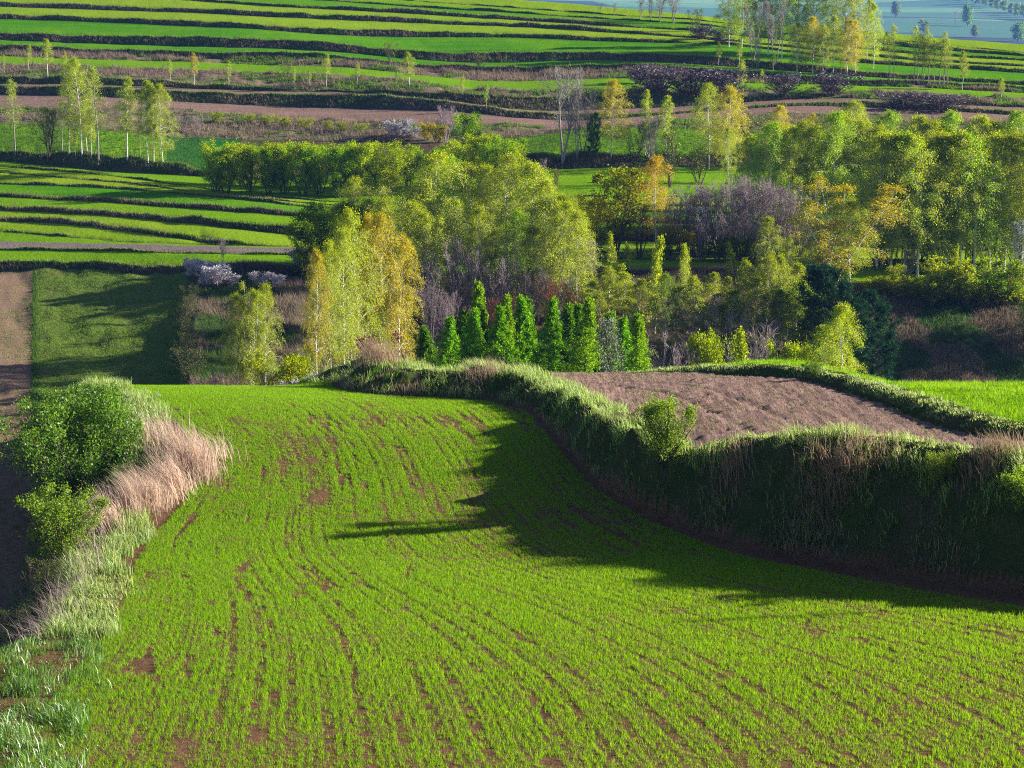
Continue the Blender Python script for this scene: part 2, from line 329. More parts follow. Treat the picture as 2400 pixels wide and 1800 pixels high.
# ------------------------------------------------------------------ FAR HILLSIDE: terraces marched up the slope
# every line: (kind of the strip ABOVE it, slope, [(px, py) ...] of its lower edge)
LINES = [
 ('floor', None, [(0, 962), (2400, 962)]),
 ('bank', .9, [(0, 638), (430, 638), (700, 640), (1000, 655), (1400, 648), (1750, 650), (2050, 675), (2400, 700)]),
 ('mid', .085, [(0, 615), (430, 622), (700, 624), (1000, 640), (1400, 636), (1750, 641), (2050, 664), (2400, 688)]),
 ('bank', .8, [(0, 586), (400, 592), (720, 598), (1000, 603), (1400, 606), (1750, 612), (2050, 636), (2400, 655)]),
 ('grey', .085, [(0, 583), (700, 593), (1000, 599), (1400, 603), (1750, 609), (2050, 632), (2400, 651)]),
 ('mid', .085, [(0, 566), (300, 572), (720, 581), (1000, 589), (1400, 594), (1750, 601), (2400, 640)]),
 ('bank', .8, [(0, 541), (290, 567), (700, 579), (1000, 587), (1400, 592), (1750, 599), (2400, 637)]),
 ('yel', .085, [(0, 537), (290, 565), (700, 578), (1000, 586), (1400, 590), (1750, 597), (2400, 635)]),
 ('bank', .8, [(0, 517), (200, 529), (400, 555), (500, 572), (650, 576), (1000, 580), (1400, 582), (2400, 625)]),
 ('yel', .085, [(0, 508), (200, 519), (400, 545), (520, 563), (650, 574), (1000, 578), (1400, 580), (2400, 622)]),
 ('bank', .9, [(0, 492), (250, 505), (400, 520), (600, 540), (740, 556), (1000, 565), (1400, 562), (2400, 590)]),
 ('mid', .085, [(0, 482), (250, 496), (400, 508), (500, 513), (740, 533), (1000, 545), (1400, 545), (2400, 570)]),
 ('bank', .8, [(0, 460), (250, 473), (500, 492), (770, 512), (1000, 522), (1400, 520), (2400, 540)]),
 ('deep', .085, [(0, 452), (300, 467), (770, 503), (1000, 514), (1400, 512), (2400, 532)]),
 ('bank', .8, [(0, 431), (200, 437), (400, 451), (770, 490), (1000, 500), (1400, 495), (2400, 510)]),
 ('yel', .09, [(0, 426), (200, 432), (400, 447), (770, 486), (1000, 496), (1400, 491), (2400, 506)]),
 ('bank', .8, [(0, 404), (310, 430), (500, 457), (770, 481), (1000, 489), (1400, 480), (2400, 495)]),
 ('yel', .09, [(0, 400), (310, 428), (500, 456), (770, 480), (1000, 488), (1400, 478), (2400, 493)]),
 ('bank', .8, [(0, 389), (250, 410), (470, 441), (600, 458), (770, 474), (1000, 478), (1400, 460), (2400, 470)]),
 ('mid', .09, [(0, 384), (250, 407), (470, 440), (600, 457), (770, 473), (1000, 477), (1400, 458), (2400, 468)]),
 ('dbank', .8, [(0, 377), (250, 402), (470, 414), (600, 420), (800, 410), (1200, 398), (1350, 395), (1750, 389), (2400, 395)]),
 ('mid', .10, [(0, 350), (100, 352), (250, 362), (370, 384), (470, 406), (600, 417), (800, 398), (1000, 372), (1200, 363), (1750, 357), (2400, 362)]),
 ('scrub', .14, [(0, 290), (250, 305), (400, 320), (520, 326), (800, 332), (1100, 332), (1250, 322), (1350, 302), (1500, 300), (1650, 302), (2000, 318), (2400, 328)]),
 ('plough', .10, [(0, 255), (250, 249), (420, 258), (600, 268), (800, 283), (1000, 287), (1200, 291), (1300, 298), (1450, 295), (1650, 280), (1800, 263), (2000, 265), (2200, 275), (2400, 284)]),
 ('bank', .9, [(0, 222), (200, 225), (420, 238), (600, 248), (850, 256), (1050, 259), (1200, 275), (1350, 284), (1450, 276), (1650, 262), (1800, 250), (1900, 247), (2050, 252), (2250, 262), (2400, 271)]),
 ('plough', .10, [(0, 200), (200, 204), (420, 215), (600, 221), (850, 222), (1000, 230), (1200, 259), (1350, 268), (1450, 267), (1600, 259), (1700, 250), (1830, 241), (2000, 236), (2100, 240), (2250, 254), (2400, 262)]),
 ('bank', .9, [(0, 195), (200, 198), (420, 206), (600, 213), (750, 214), (900, 219), (1050, 235), (1200, 256), (1300, 261), (1450, 256), (1600, 250), (1750, 239), (1830, 232), (1950, 229), (2050, 232), (2250, 246), (2400, 252)]),
 ('scrub', .15, [(0, 179), (250, 185), (420, 193), (600, 206), (700, 211), (850, 213), (1000, 216), (1150, 225), (1300, 230), (1450, 227), (1650, 225), (1850, 222), (2000, 226), (2250, 240), (2400, 247)]),
 ('mid', .11, [(0, 150), (250, 156), (420, 165), (600, 172), (800, 175), (950, 190), (1100, 207), (1250, 215), (1400, 213), (1600, 208), (1800, 206), (1950, 211), (2200, 224), (2400, 231)]),
 ('scrub', .15, [(0, 131), (250, 140), (420, 144), (600, 151), (800, 156), (950, 172), (1100, 188), (1200, 191), (1300, 187), (1450, 184), (1600, 188), (1800, 196), (2000, 200), (2200, 207), (2400, 218)]),
 ('bank', .9, [(0, 121), (250, 125), (420, 134), (600, 138), (800, 140), (950, 153), (1100, 166), (1200, 168), (1350, 168), (1470, 160), (1600, 166), (1800, 182), (2000, 194), (2250, 204), (2400, 213)]),
 ('deep', .115, [(0, 104), (100, 108), (250, 115), (420, 120), (600, 123), (760, 128), (950, 148), (1200, 156), (1450, 152), (1600, 157), (1800, 172), (2000, 185), (2250, 194), (2400, 202)]),
 ('bank', .9, [(0, 93), (250, 103), (420, 109), (600, 111), (800, 122), (950, 138), (1100, 147), (1200, 146), (1400, 140), (1550, 145), (1700, 155), (2000, 178), (2250, 191), (2400, 199)]),
 ('deep', .12, [(0, 75), (250, 85), (420, 86), (600, 89), (750, 98), (900, 115), (1000, 123), (1200, 120), (1450, 123), (1650, 130), (1800, 142), (2000, 166), (2270, 183), (2400, 191)]),
 ('bank', .9, [(0, 44), (250, 52), (420, 60), (600, 67), (750, 80), (900, 87), (1200, 87), (1400, 96), (1700, 103), (1850, 122), (2000, 146), (2270, 163), (2400, 171)]),
 ('yel', .125, [(0, 33), (250, 42), (420, 47), (600, 57), (750, 67), (900, 73), (1200, 78), (1400, 87), (1700, 98), (1850, 117), (2000, 138), (2270, 155), (2400, 163)]),
 ('bank', .9, [(0, 15), (250, 23), (420, 28), (600, 38), (900, 51), (1200, 62), (1450, 77), (1600, 87), (1750, 100), (2100, 138), (2270, 149), (2400, 156)]),
 ('yel', .13, [(0, 4), (250, 12), (420, 20), (600, 27), (900, 41), (1200, 54), (1450, 70), (1600, 82), (1750, 97), (2100, 132), (2270, 143), (2400, 150)]),
 ('bank', .9, [(0, -14), (420, -1), (600, 13), (900, 28), (1200, 46), (1450, 62), (1600, 70), (1800, 90), (2100, 123), (2270, 135), (2400, 142)]),
 ('deep', .13, [(0, -22), (420, -5), (600, 8), (900, 20), (1200, 38), (1450, 55), (1600, 66), (1800, 85), (2100, 116), (2270, 129), (2400, 136)]),
 ('bank', .9, [(0, -40), (600, -8), (780, 2), (1000, 18), (1200, 30), (1450, 47), (1620, 56), (1800, 76), (2100, 108), (2250, 121), (2400, 132)]),
 ('mid', .135, [(0, -43), (600, -11), (780, -1), (1000, 13), (1200, 26), (1450, 44), (1620, 53), (1800, 72), (2100, 100), (2250, 114), (2400, 126)]),
 ('bank', .9, [(0, -58), (800, -12), (1000, 5), (1200, 18), (1450, 37), (1620, 46), (1800, 65), (2100, 95), (2400, 124)]),
 ('yel', .14, [(0, -60), (800, -14), (1000, 3), (1200, 16), (1450, 35), (1620, 45), (1800, 64), (2100, 94), (2400, 123)]),
 ('crest', None, [(0, -80), (800, -30), (1000, -12), (1200, -2), (1400, 14), (1600, 32), (1780, 53), (2070, 77), (2200, 90), (2400, 104)]),
]
COLS = np.concatenate([np.arange(-1400, -200, 24), np.arange(-200, 2604, 3.0), np.arange(2604, 3800, 24)])
def col_interp(pts, x=COLS): return np.interp(x, [a for a, _ in pts], [b for _, b in pts])
FLOOR_S = [(-400, .085), (424, .09), (450, .087), (700, .09), (860, .20), (1300, .20), (1900, .24), (2080, .44), (2400, .46)]
START_D = [(-400, 134), (424, 134), (452, 125), (700, 126), (860, 146), (1300, 147), (1900, 150), (2080, 161), (2400, 163)]

def march():
    E = []
    for i, (k, s, pts) in enumerate(LINES):
        e = smooth_interp(COLS, pts, 28)
        if i > 0:
            e = np.minimum(e, E[-1] - .25)
        if False:
            amp = 1.6 if k in ('bank', 'dbank') or LINES[i - 1][0] in ('bank', 'dbank') else 1.0
            e = e + amp * (fbm(COLS / 46, 0 * COLS + i * 3.7, 31, 3) - .5) * 2
            e = np.minimum(e, E[-1] - .25)
        E.append(e)
    def soft(D, sig=170):
        u = np.arange(COLS[0], COLS[-1], 12.0); d = np.interp(u, COLS, D); k = np.exp(-.5 * (np.arange(-42, 43) * 12 / sig) ** 2); k /= k.sum()
        return np.interp(COLS, u, np.convolve(np.pad(d, 42, 'edge'), k, 'valid'))
    D = col_interp(START_D); z = D * ray(COLS, E[0])[1]
    ED = [D]
    for i in range(len(LINES) - 1):
        k, s, _ = LINES[i]
        if k == 'floor': s = col_interp(FLOOR_S)
        r = ray(COLS, E[i + 1])[1]; Dn = np.maximum((z - s * D) / (r - s), D + .02)
        w = np.clip((E[i] - E[i + 1]) / 4, 0, 1) * (0 if k in ('bank', 'dbank') else 1)
        Dn = np.maximum(Dn + (soft(Dn) - Dn) * w, D + .02); z = Dn * r; D = Dn; ED.append(D)
    rowsD, rowsZ, rowsP, kinds = [ED[0]], [ED[0] * ray(COLS, E[0])[1]], [E[0]], []
    for i in range(len(LINES) - 1):
        k = LINES[i][0]
        n = {'floor': 26, 'scrub': 7, 'bank': 3, 'dbank': 5}.get(k, 6)
        z0, z1 = ED[i] * ray(COLS, E[i])[1], ED[i + 1] * ray(COLS, E[i + 1])[1]; s = (z1 - z0) / (ED[i + 1] - ED[i])
        for j in range(1, n + 1):
            py = E[i] + (E[i + 1] - E[i]) * j / n; r = ray(COLS, py)[1]
            D = np.clip((z0 - s * ED[i]) / np.where(np.abs(r - s) < 1e-4, 1e-4, r - s), ED[i], ED[i + 1]) if j < n else ED[i + 1]
            rowsD.append(D); rowsZ.append(D * r); rowsP.append(py); kinds.append((i, k))
    return np.array(rowsD), np.array(rowsZ), np.array(rowsP), kinds
HD, HZ, HP, HK = march()
_rel = np.array([0] + [{'bank': .35, 'dbank': .8, 'scrub': .55, 'floor': .5}.get(k, .08) for _, k in HK])[:, None]
_x0 = ray(COLS, HP)[0] * HD
HZ = HZ + _rel * ((fbm(_x0 / 2.6, HD / 2.2, 71, 3) - .5) * 1.6 + (fbm(_x0 / 9, HD / 7, 72, 2) - .5))
HX = ray(COLS, HP)[0] * HD
def ground(px, py):
    """point of the hillside seen at a place of the frame"""
    c = np.clip(np.interp(px, COLS, np.arange(len(COLS))), 0, len(COLS) - 1.001); i = int(c); f = c - i
    p = HP[:, i] * (1 - f) + HP[:, i + 1] * f; d = HD[:, i] * (1 - f) + HD[:, i + 1] * f
    D = float(np.interp(-py, -p, d)); return at(px, py, D)

def build_hill():
    mats = ['floor', 'bank', 'dbank', 'mid', 'yel', 'deep', 'grey', 'plough', 'scrub', 'meadow', 'hollow', 'dark', 'soil']
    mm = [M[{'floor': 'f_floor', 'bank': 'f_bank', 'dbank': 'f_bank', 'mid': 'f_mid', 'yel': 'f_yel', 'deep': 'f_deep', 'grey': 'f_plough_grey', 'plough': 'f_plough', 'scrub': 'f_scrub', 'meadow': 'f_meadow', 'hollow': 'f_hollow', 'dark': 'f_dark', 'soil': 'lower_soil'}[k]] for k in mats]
    V = np.stack([HX, HD, HZ], -1)
    # front skirt under the woods' floor and the back of the hill
    front = V[:1] - np.array([0, 30, 0.])[None, None]; front[..., 2] -= 5
    ext = []
    for dd, dz in ((25, -1.5), (70, -9), (160, -32), (420, -95)):
        e = V[-1:].copy(); e[..., 0] *= (e[..., 1] + dd) / e[..., 1]; e[..., 1] += dd; e[..., 2] += dz; ext.append(e)
    G = np.concatenate([front, V] + ext, 0)
    nr, nc = G.shape[:2]
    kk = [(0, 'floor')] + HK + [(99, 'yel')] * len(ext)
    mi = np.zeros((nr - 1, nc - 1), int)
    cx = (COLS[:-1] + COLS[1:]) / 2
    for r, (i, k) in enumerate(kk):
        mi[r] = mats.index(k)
        if k == 'floor':
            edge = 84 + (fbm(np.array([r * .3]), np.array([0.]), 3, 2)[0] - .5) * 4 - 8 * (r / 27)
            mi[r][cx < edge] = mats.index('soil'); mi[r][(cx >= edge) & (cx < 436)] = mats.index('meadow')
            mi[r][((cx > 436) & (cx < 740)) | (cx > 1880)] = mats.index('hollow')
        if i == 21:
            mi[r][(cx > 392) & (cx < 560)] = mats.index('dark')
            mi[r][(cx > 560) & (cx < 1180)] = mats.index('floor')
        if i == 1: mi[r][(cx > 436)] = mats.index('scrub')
        if i in (3, 4, 5) : mi[r][(cx > 740)] = mats.index('mid')
    i = np.arange(nr - 1)[:, None] * nc + np.arange(nc - 1)[None, :]
    Fc = np.stack([i, i + 1, i + nc + 1, i + nc], -1).reshape(-1, 4)
    mb = MB(); mb.v.append(G.reshape(-1, 3).astype(np.float32)); mb.f.append(Fc); mb.m.append(mi.ravel().astype(np.int32)); mb.n = nr * nc
    tag(mb.build('hillside', mm, smooth=True), 'terraced green hillside with dark grassy banks between long narrow fields', 'hillside', kind='structure')

# ------------------------------------------------------------------ the hills far behind
def far_z(x, y): return (y - 2000) * .062 - 8 + 26 * (fbm(x / 900, y / 1200, 61, 3) - .5) - .012 * (x - 250)
def build_far():
    xs = np.linspace(-2300, 3300, 260); ys = np.linspace(900, 6400, 190)
    X, Y = np.meshgrid(xs, ys); Z = far_z(X, Y)
    nx = len(xs); i = np.arange(len(ys) - 1)[:, None] * nx + np.arange(nx - 1)[None, :]
    t = NT('far_fields'); p = t.pos()
    rot = t.n('ShaderNodeMapping', ins={'Vector': p, 'Rotation': (0, 0, R(-24)), 'Scale': (.0011, .0060, 0)}).outputs[0]
    v = t.n('ShaderNodeTexVoronoi', ins={'Vector': rot, 'Scale': 1.0, 'Randomness': .85})
    rnd = t.n('ShaderNodeSeparateColor', ins={0: v.outputs['Color']}).outputs[0]
    col = t.ramp(rnd, [(0, (.05, .17, .08)), (.3, (.13, .30, .11)), (.5, (.02, .05, .05)), (.66, (.20, .36, .14)), (.82, (.30, .26, .25)), (.92, (.015, .03, .04))], 'CONSTANT')
    n = t.noise(p, .02, 4); col = t.mix(t.rng(n, .35, .65, 0, .4), col, (.05, .10, .04))
    mat = t.pbr(col, .95)
    mb = MB(); mb.add(np.stack([X, Y, Z], -1), np.stack([i, i + 1, i + nx + 1, i + nx], -1).reshape(-1, 4))
    tag(mb.build('hills', mat, smooth=True), 'pale blue hazy hills with slanting fields far behind the grove', 'hills', kind='structure')
# ------------------------------------------------------------------ plant materials
M['bark_birch'] = None
def bark(name, c1, c2, sc=1.2, thr=.55):
    t = NT(name); p = t.n('ShaderNodeTexCoord').outputs['Object']
    n = t.noise(p, 1.0, 4, .7, (2.5 * sc, 2.5 * sc, 5 * sc)); z = t.n('ShaderNodeSeparateXYZ', ins={0: p}).outputs[2]
    col = t.mix(t.rng(n, thr, thr + .08, 0, 1), c1, c2)
    return t.pbr(col, .8)
M['bark_birch'] = bark('birch_bark', (.66, .62, .58), (.10, .085, .075))
M['bark_dark'] = bark('dark_bark', (.065, .05, .04), (.12, .10, .085))
M['bark_grey'] = bark('grey_bark', (.30, .26, .24), (.15, .125, .115))
M['twig_lilac'] = bark('lilac_twigs', (.30, .235, .24), (.20, .15, .15))
M['twig_olive'] = bark('olive_twigs', (.15, .115, .05), (.09, .06, .03))
M['twig_dark'] = bark('dark_purple_twigs', (.085, .06, .068), (.12, .085, .09))
M['twig_brown'] = bark('brown_twigs', (.19, .13, .09), (.10, .07, .05))
M['bark_red'] = bark('reddish_twigs', (.26, .10, .05), (.14, .06, .04))
LF = dict(
 birch=leaf_mat('birch_leaves', (.20, .275, .002), (.46, .56, .002), .55, .26, .02),
 sallow=leaf_mat('sallow_leaves', (.19, .28, .003), (.45, .58, .003), .5, .28, .02),
 larch=leaf_mat('larch_needles', (.12, .25, .004), (.31, .52, .006), .5, .28, .015),
 pine=leaf_mat('pine_needles', (.030, .085, .035), (.02, .06, .02), .2, .4, .02),
 shrub=leaf_mat('shrub_leaves', (.09, .185, .006), (.20, .36, .008), .45, .4, .02, gloss=.025),
 blossom=leaf_mat('blossom', (.62, .58, .62), (.4, .38, .4), .3, .15, .005),
 maple=leaf_mat('maple_leaves', (.26, .28, .006), (.40, .42, .008), .5, .3, .02),
 red=leaf_mat('red_leaves', (.17, .03, .035), (.26, .04, .04), .4, .35, .02),
)

# ------------------------------------------------------------------ skeletons
def polyline(p0, d0, L, n, droop=0.0, wob=.06, up=0.0):
    """(k,n,3) curved lines from p0 along d0, bending down by droop (or up)"""
    k = len(p0); P = np.zeros((k, n, 3)); P[:, 0] = p0; d = d0 / np.linalg.norm(d0, axis=1, keepdims=True)
    st = (L / (n - 1))[:, None]
    for i in range(1, n):
        d = d + rng.normal(size=(k, 3)) * wob; d[:, 2] += (up - droop) / (n - 1); d /= np.linalg.norm(d, axis=1, keepdims=True)
        P[:, i] = P[:, i - 1] + d * st
    return P
def along(P, idx, s):
    """points on polylines idx at fraction s, with direction"""
    n = P.shape[1]; f = np.clip(s, 0, .999) * (n - 1); i = f.astype(int); t = (f - i)[:, None]
    a, b = P[idx, i], P[idx, i + 1]; return a + (b - a) * t, b - a

def plant(H, stems=1, spread=.05, lean=.03, r0=.12, cs=.25, nb=34, bl=2.2, prof=None, belev=45, bdroop=.4, nt=7, tl=.9, tdroop=.8, tw=.012, sub=0,
          nl=20, lw=.05, ll=.12, hang=.5, jit=.18, twigs_in='trunk', leafless_top=0.0, tri=4, leaf_from=.15, stem_h=(.85, 1.0)):
    """one prototype: returns (wood MB, crown MB)"""
    wood, crown = MB(), MB()
    ang = rng.uniform(0, 2 * np.pi, stems)
    base = np.stack([np.cos(ang), np.sin(ang), 0 * ang], 1) * (rng.uniform(.2, 1, stems)[:, None] * (.22 if stems > 1 else 0) * min(1, H / 6))
    base[:, 2] = -.25
    d = np.stack([np.cos(ang) * spread, np.sin(ang) * spread, np.ones(stems)], 1) + rng.normal(size=(stems, 3)) * lean
    hs = H * rng.uniform(*stem_h, stems); hs[0] = H
    if stems == 1: d[:, :2] *= .4
    St = polyline(base, d, hs * 1.01 + .25, 9, 0, .035 if stems == 1 else .06, .25)
    rr = r0 * (hs / H)[:, None] * np.linspace(1, .10, 9)[None, :] ** .9
    tubes(wood, St, rr, 6)
    # limbs
    t = cs + (1 - cs) * (np.arange(nb) + rng.uniform(0, 1, nb)) / nb; t = np.clip(t, 0, .985)
    si = rng.integers(0, stems, nb)
    p, dd = along(St, si, t)
    az = np.arange(nb) * 2.4 + rng.uniform(-.5, .5, nb)
    out = np.stack([np.cos(az), np.sin(az)], 1)
    pr = (prof((t - cs) / (1 - cs)) if prof else np.sqrt(np.clip(1 - ((t - cs) / (1 - cs)) ** 2, .02, 1)))
    L = bl * pr * rng.uniform(.7, 1.12, nb)
    el = np.radians(belev + 25 * (t - .5) + rng.normal(size=nb) * 8)
    dv = np.stack([out[:, 0] * np.cos(el), out[:, 1] * np.cos(el), np.sin(el)], 1)
    B = polyline(p, dv, L, 6, bdroop, .07)
    br = np.clip(np.interp(t, [0, 1], [r0 * .42, r0 * .07]), .008, None)
    tubes(wood, B, br[:, None] * np.linspace(1, .25, 6)[None, :], tri)
    # twigs
    n2 = nb * nt; bi = np.repeat(np.arange(nb), nt); s = leaf_from + (1 - leaf_from) * rng.uniform(0, 1, n2) ** .8
    p, dd = along(B, bi, s); dd = dd / np.linalg.norm(dd, axis=1, keepdims=True)
    dv = dd * .9 + unit(n2) * .75
    TL = tl * rng.uniform(.5, 1.2, n2) * np.clip(L[bi] / bl + .25, .35, 1)
    Tw = polyline(p, dv, TL, 4, tdroop, .12)
    wt = wood if twigs_in == 'trunk' else crown
    if tw: tubes(wood, Tw, np.full((n2, 4), tw) * np.linspace(1, .4, 4)[None, :], 3)
    if sub:
        n3 = n2 * sub; ti = np.repeat(np.arange(n2), sub); p, dd = along(Tw, ti, rng.uniform(.1, 1, n3)); dd /= np.linalg.norm(dd, axis=1, keepdims=True)
        T3 = polyline(p, dd * .8 + unit(n3) * .8, TL[ti] * rng.uniform(.35, .7, n3), 3, tdroop * .5, .15)
        tubes(wood, T3, np.full((n3, 3), tw * .75) * np.array([1, .8, .4])[None, :], 3, 1); Tl = T3; nT = n3
    else: Tl = Tw; nT = n2
    if nl:
        n4 = int(nT * nl); ti = rng.integers(0, nT, n4); p, dd = along(Tl, ti, rng.uniform(0, 1, n4))
        p = p + rng.normal(size=(n4, 3)) * jit * tl
        dd /= np.linalg.norm(dd, axis=1, keepdims=True)
        ax = dd * .35 + unit(n4) * .8; ax[:, 2] -= hang; ax /= np.linalg.norm(ax, axis=1, keepdims=True)
        sd = np.cross(ax, unit(n4)); sd /= np.maximum(np.linalg.norm(sd, axis=1, keepdims=True), 1e-6)
        k = rng.uniform(.6, 1.35, n4)[:, None]
        quads(crown, p, ax * ll * k * .5, sd * lw * k * .5)
    return wood, crown

PROTO = {}
def proto(key, H, barkm, leafm, n, **kw):
    PROTO[key] = []
    for i in range(n):
        w, c = plant(H, **kw)
        PROTO[key].append((H, w.build(key + '_wood', [M[barkm], M['twig_olive'] if 'birch' in barkm else M[barkm]], 'mesh', True), c.build(key + '_crown', LF[leafm], 'mesh') if leafm and c.v else None))
ov = lambda t: np.clip(np.sin(np.pi * np.clip(t * .86 + .14, 0, 1)) ** .75, .12, 1)            # oval crown
cone = lambda t: np.clip(1 - t, .04, 1) ** .9
low = lambda t: np.clip(1 - t ** 2.4, .05, 1) ** .62 * np.clip(.72 + t, 0, 1)
def make_protos():
    proto('birch', 14, 'bark_birch', 'birch', 4, r0=.15, cs=.22, nb=54, bl=3.9, prof=low, belev=48, bdroop=.9, nt=10, tl=1.6, tdroop=1.8, tw=.009, nl=36, lw=.075, ll=.15, hang=.7, jit=.12)
    proto('birch_clump', 14, 'bark_birch', 'birch', 2, stems=4, spread=.11, r0=.12, cs=.18, nb=64, bl=2.9, prof=low, belev=52, bdroop=.9, nt=9, tl=1.5, tdroop=1.7, tw=.009, nl=36, lw=.075, ll=.15, hang=.7, jit=.12)
    proto('birch_slim', 12, 'bark_birch', 'birch', 3, r0=.12, cs=.36, nb=34, bl=1.7, prof=ov, belev=55, bdroop=.8, nt=9, tl=1.1, tdroop=1.4, tw=.010, nl=24, lw=.085, ll=.16, hang=.6, jit=.14)
    proto('sparse_birch', 12, 'bark_grey', 'birch', 2, r0=.12, cs=.40, nb=34, bl=1.7, prof=ov, belev=50, bdroop=.5, nt=8, tl=1.0, tdroop=.9, tw=.013, nl=9, lw=.09, ll=.16, hang=.5)
    proto('sapling', 5, 'bark_birch', 'birch', 3, r0=.045, cs=.16, nb=30, bl=1.05, prof=cone, belev=50, bdroop=.4, nt=6, tl=.55, tdroop=.5, tw=.008, nl=12, lw=.085, ll=.14, hang=.3)
    proto('sallow', 8, 'bark_dark', 'sallow', 3, stems=7, spread=.36, r0=.10, cs=.20, nb=84, bl=2.3, prof=ov, belev=52, bdroop=.3, nt=8, tl=1.0, tdroop=.2, tw=.011, nl=17, lw=.11, ll=.20, hang=-.1, jit=.2)
    proto('larch', 7, 'bark_dark', 'larch', 3, r0=.08, cs=.05, nb=110, bl=2.1, prof=cone, belev=12, bdroop=.1, nt=9, tl=.6, tdroop=.35, tw=.008, nl=14, lw=.06, ll=.15, hang=.1, jit=.12)
    proto('pine', 8, 'bark_dark', 'pine', 2, r0=.14, cs=.10, nb=80, bl=2.6, prof=low, belev=28, bdroop=-.3, nt=10, tl=.7, tdroop=-.5, tw=.015, nl=30, lw=.05, ll=.24, hang=-.2, jit=.14, leaf_from=.4)
    proto('bare', 9, 'bark_grey', None, 2, stems=3, spread=.16, r0=.13, cs=.30, nb=44, bl=2.3, prof=ov, belev=55, bdroop=-.2, nt=8, tl=1.2, tdroop=-.2, tw=.018, sub=3, nl=0)
    proto('bare_dark', 6, 'bark_dark', 'sallow', 2, stems=6, spread=.30, r0=.07, cs=.25, nb=50, bl=1.6, prof=ov, belev=55, bdroop=-.1, nt=7, tl=.9, tdroop=-.1, tw=.015, sub=2, nl=1.1, lw=.09, ll=.13)
    proto('lilac', 7, 'twig_lilac', None, 3, stems=9, spread=.22, r0=.07, cs=.22, nb=70, bl=1.5, prof=ov, belev=62, bdroop=-.3, nt=7, tl=1.0, tdroop=-.4, tw=.016, sub=2, nl=0)
    proto('thicket', 3.2, 'twig_brown', 'birch', 3, stems=14, spread=.34, r0=.03, cs=.2, nb=70, bl=.8, prof=ov, belev=60, bdroop=-.1, nt=5, tl=.5, tdroop=0, tw=.010, nl=11, lw=.07, ll=.12, hang=0)
    proto('blackthorn', 3, 'twig_lilac', 'blossom', 2, stems=14, spread=.55, r0=.035, cs=.22, nb=90, bl=.9, prof=ov, belev=48, bdroop=-.2, nt=6, tl=.55, tdroop=-.2, tw=.012, nl=7, lw=.11, ll=.13, hang=0, leaf_from=.45)
    proto('thorn_hedge', 4, 'twig_dark', 'blossom', 2, stems=16, spread=.5, r0=.05, cs=.15, nb=110, bl=1.2, prof=ov, belev=45, bdroop=-.1, nt=7, tl=.7, tdroop=-.1, tw=.030, sub=2, nl=.30, lw=.12, ll=.14, leaf_from=.6)
    proto('blossom_tree', 5, 'bark_dark', 'blossom', 2, stems=2, spread=.12, r0=.06, cs=.2, nb=46, bl=1.3, prof=ov, belev=52, bdroop=-.1, nt=7, tl=.6, tdroop=0, tw=.011, nl=6, lw=.07, ll=.09, hang=0)
    proto('maple', 9, 'bark_dark', 'maple', 1, stems=5, spread=.34, r0=.12, cs=.25, nb=80, bl=2.5, prof=ov, belev=48, bdroop=.0, nt=7, tl=.9, tdroop=.1, tw=.016, nl=7, lw=.22, ll=.26, hang=.1, jit=.2)
    proto('red_shrub', 4, 'bark_grey', 'red', 1, stems=5, spread=.3, r0=.04, cs=.3, nb=36, bl=1.0, prof=ov, belev=45, bdroop=-.1, nt=6, tl=.5, tdroop=0, tw=.010, nl=6, lw=.06, ll=.09)
    proto('leaf_shrub', 2.2, 'bark_dark', 'shrub', 2, stems=12, spread=.55, r0=.03, cs=.2, nb=90, bl=.75, prof=ov, belev=50, bdroop=-.1, nt=6, tl=.36, tdroop=-.1, tw=.006, nl=17, lw=.042, ll=.07, hang=0, jit=.2)
    proto('big_shrub', 4, 'bark_dark', 'shrub', 1, stems=16, spread=.55, r0=.045, cs=.06, nb=200, bl=1.35, prof=ov, belev=42, bdroop=0, nt=8, tl=.45, tdroop=-.1, tw=.007, nl=16, lw=.055, ll=.085, hang=0, jit=.25)
    proto('far_tree', 10, 'bark_dark', 'sallow', 2, stems=2, spread=.15, r0=.16, cs=.15, nb=40, bl=3.2, prof=ov, belev=40, bdroop=.0, nt=6, tl=1.4, tdroop=0, tw=0, nl=10, lw=.45, ll=.6, hang=0, jit=.3)
    proto('rusty', 6, 'bark_red', None, 2, stems=8, spread=.15, r0=.05, cs=.2, nb=50, bl=1.1, prof=ov, belev=65, bdroop=-.3, nt=6, tl=.8, tdroop=-.4, tw=.016, sub=2, nl=0)

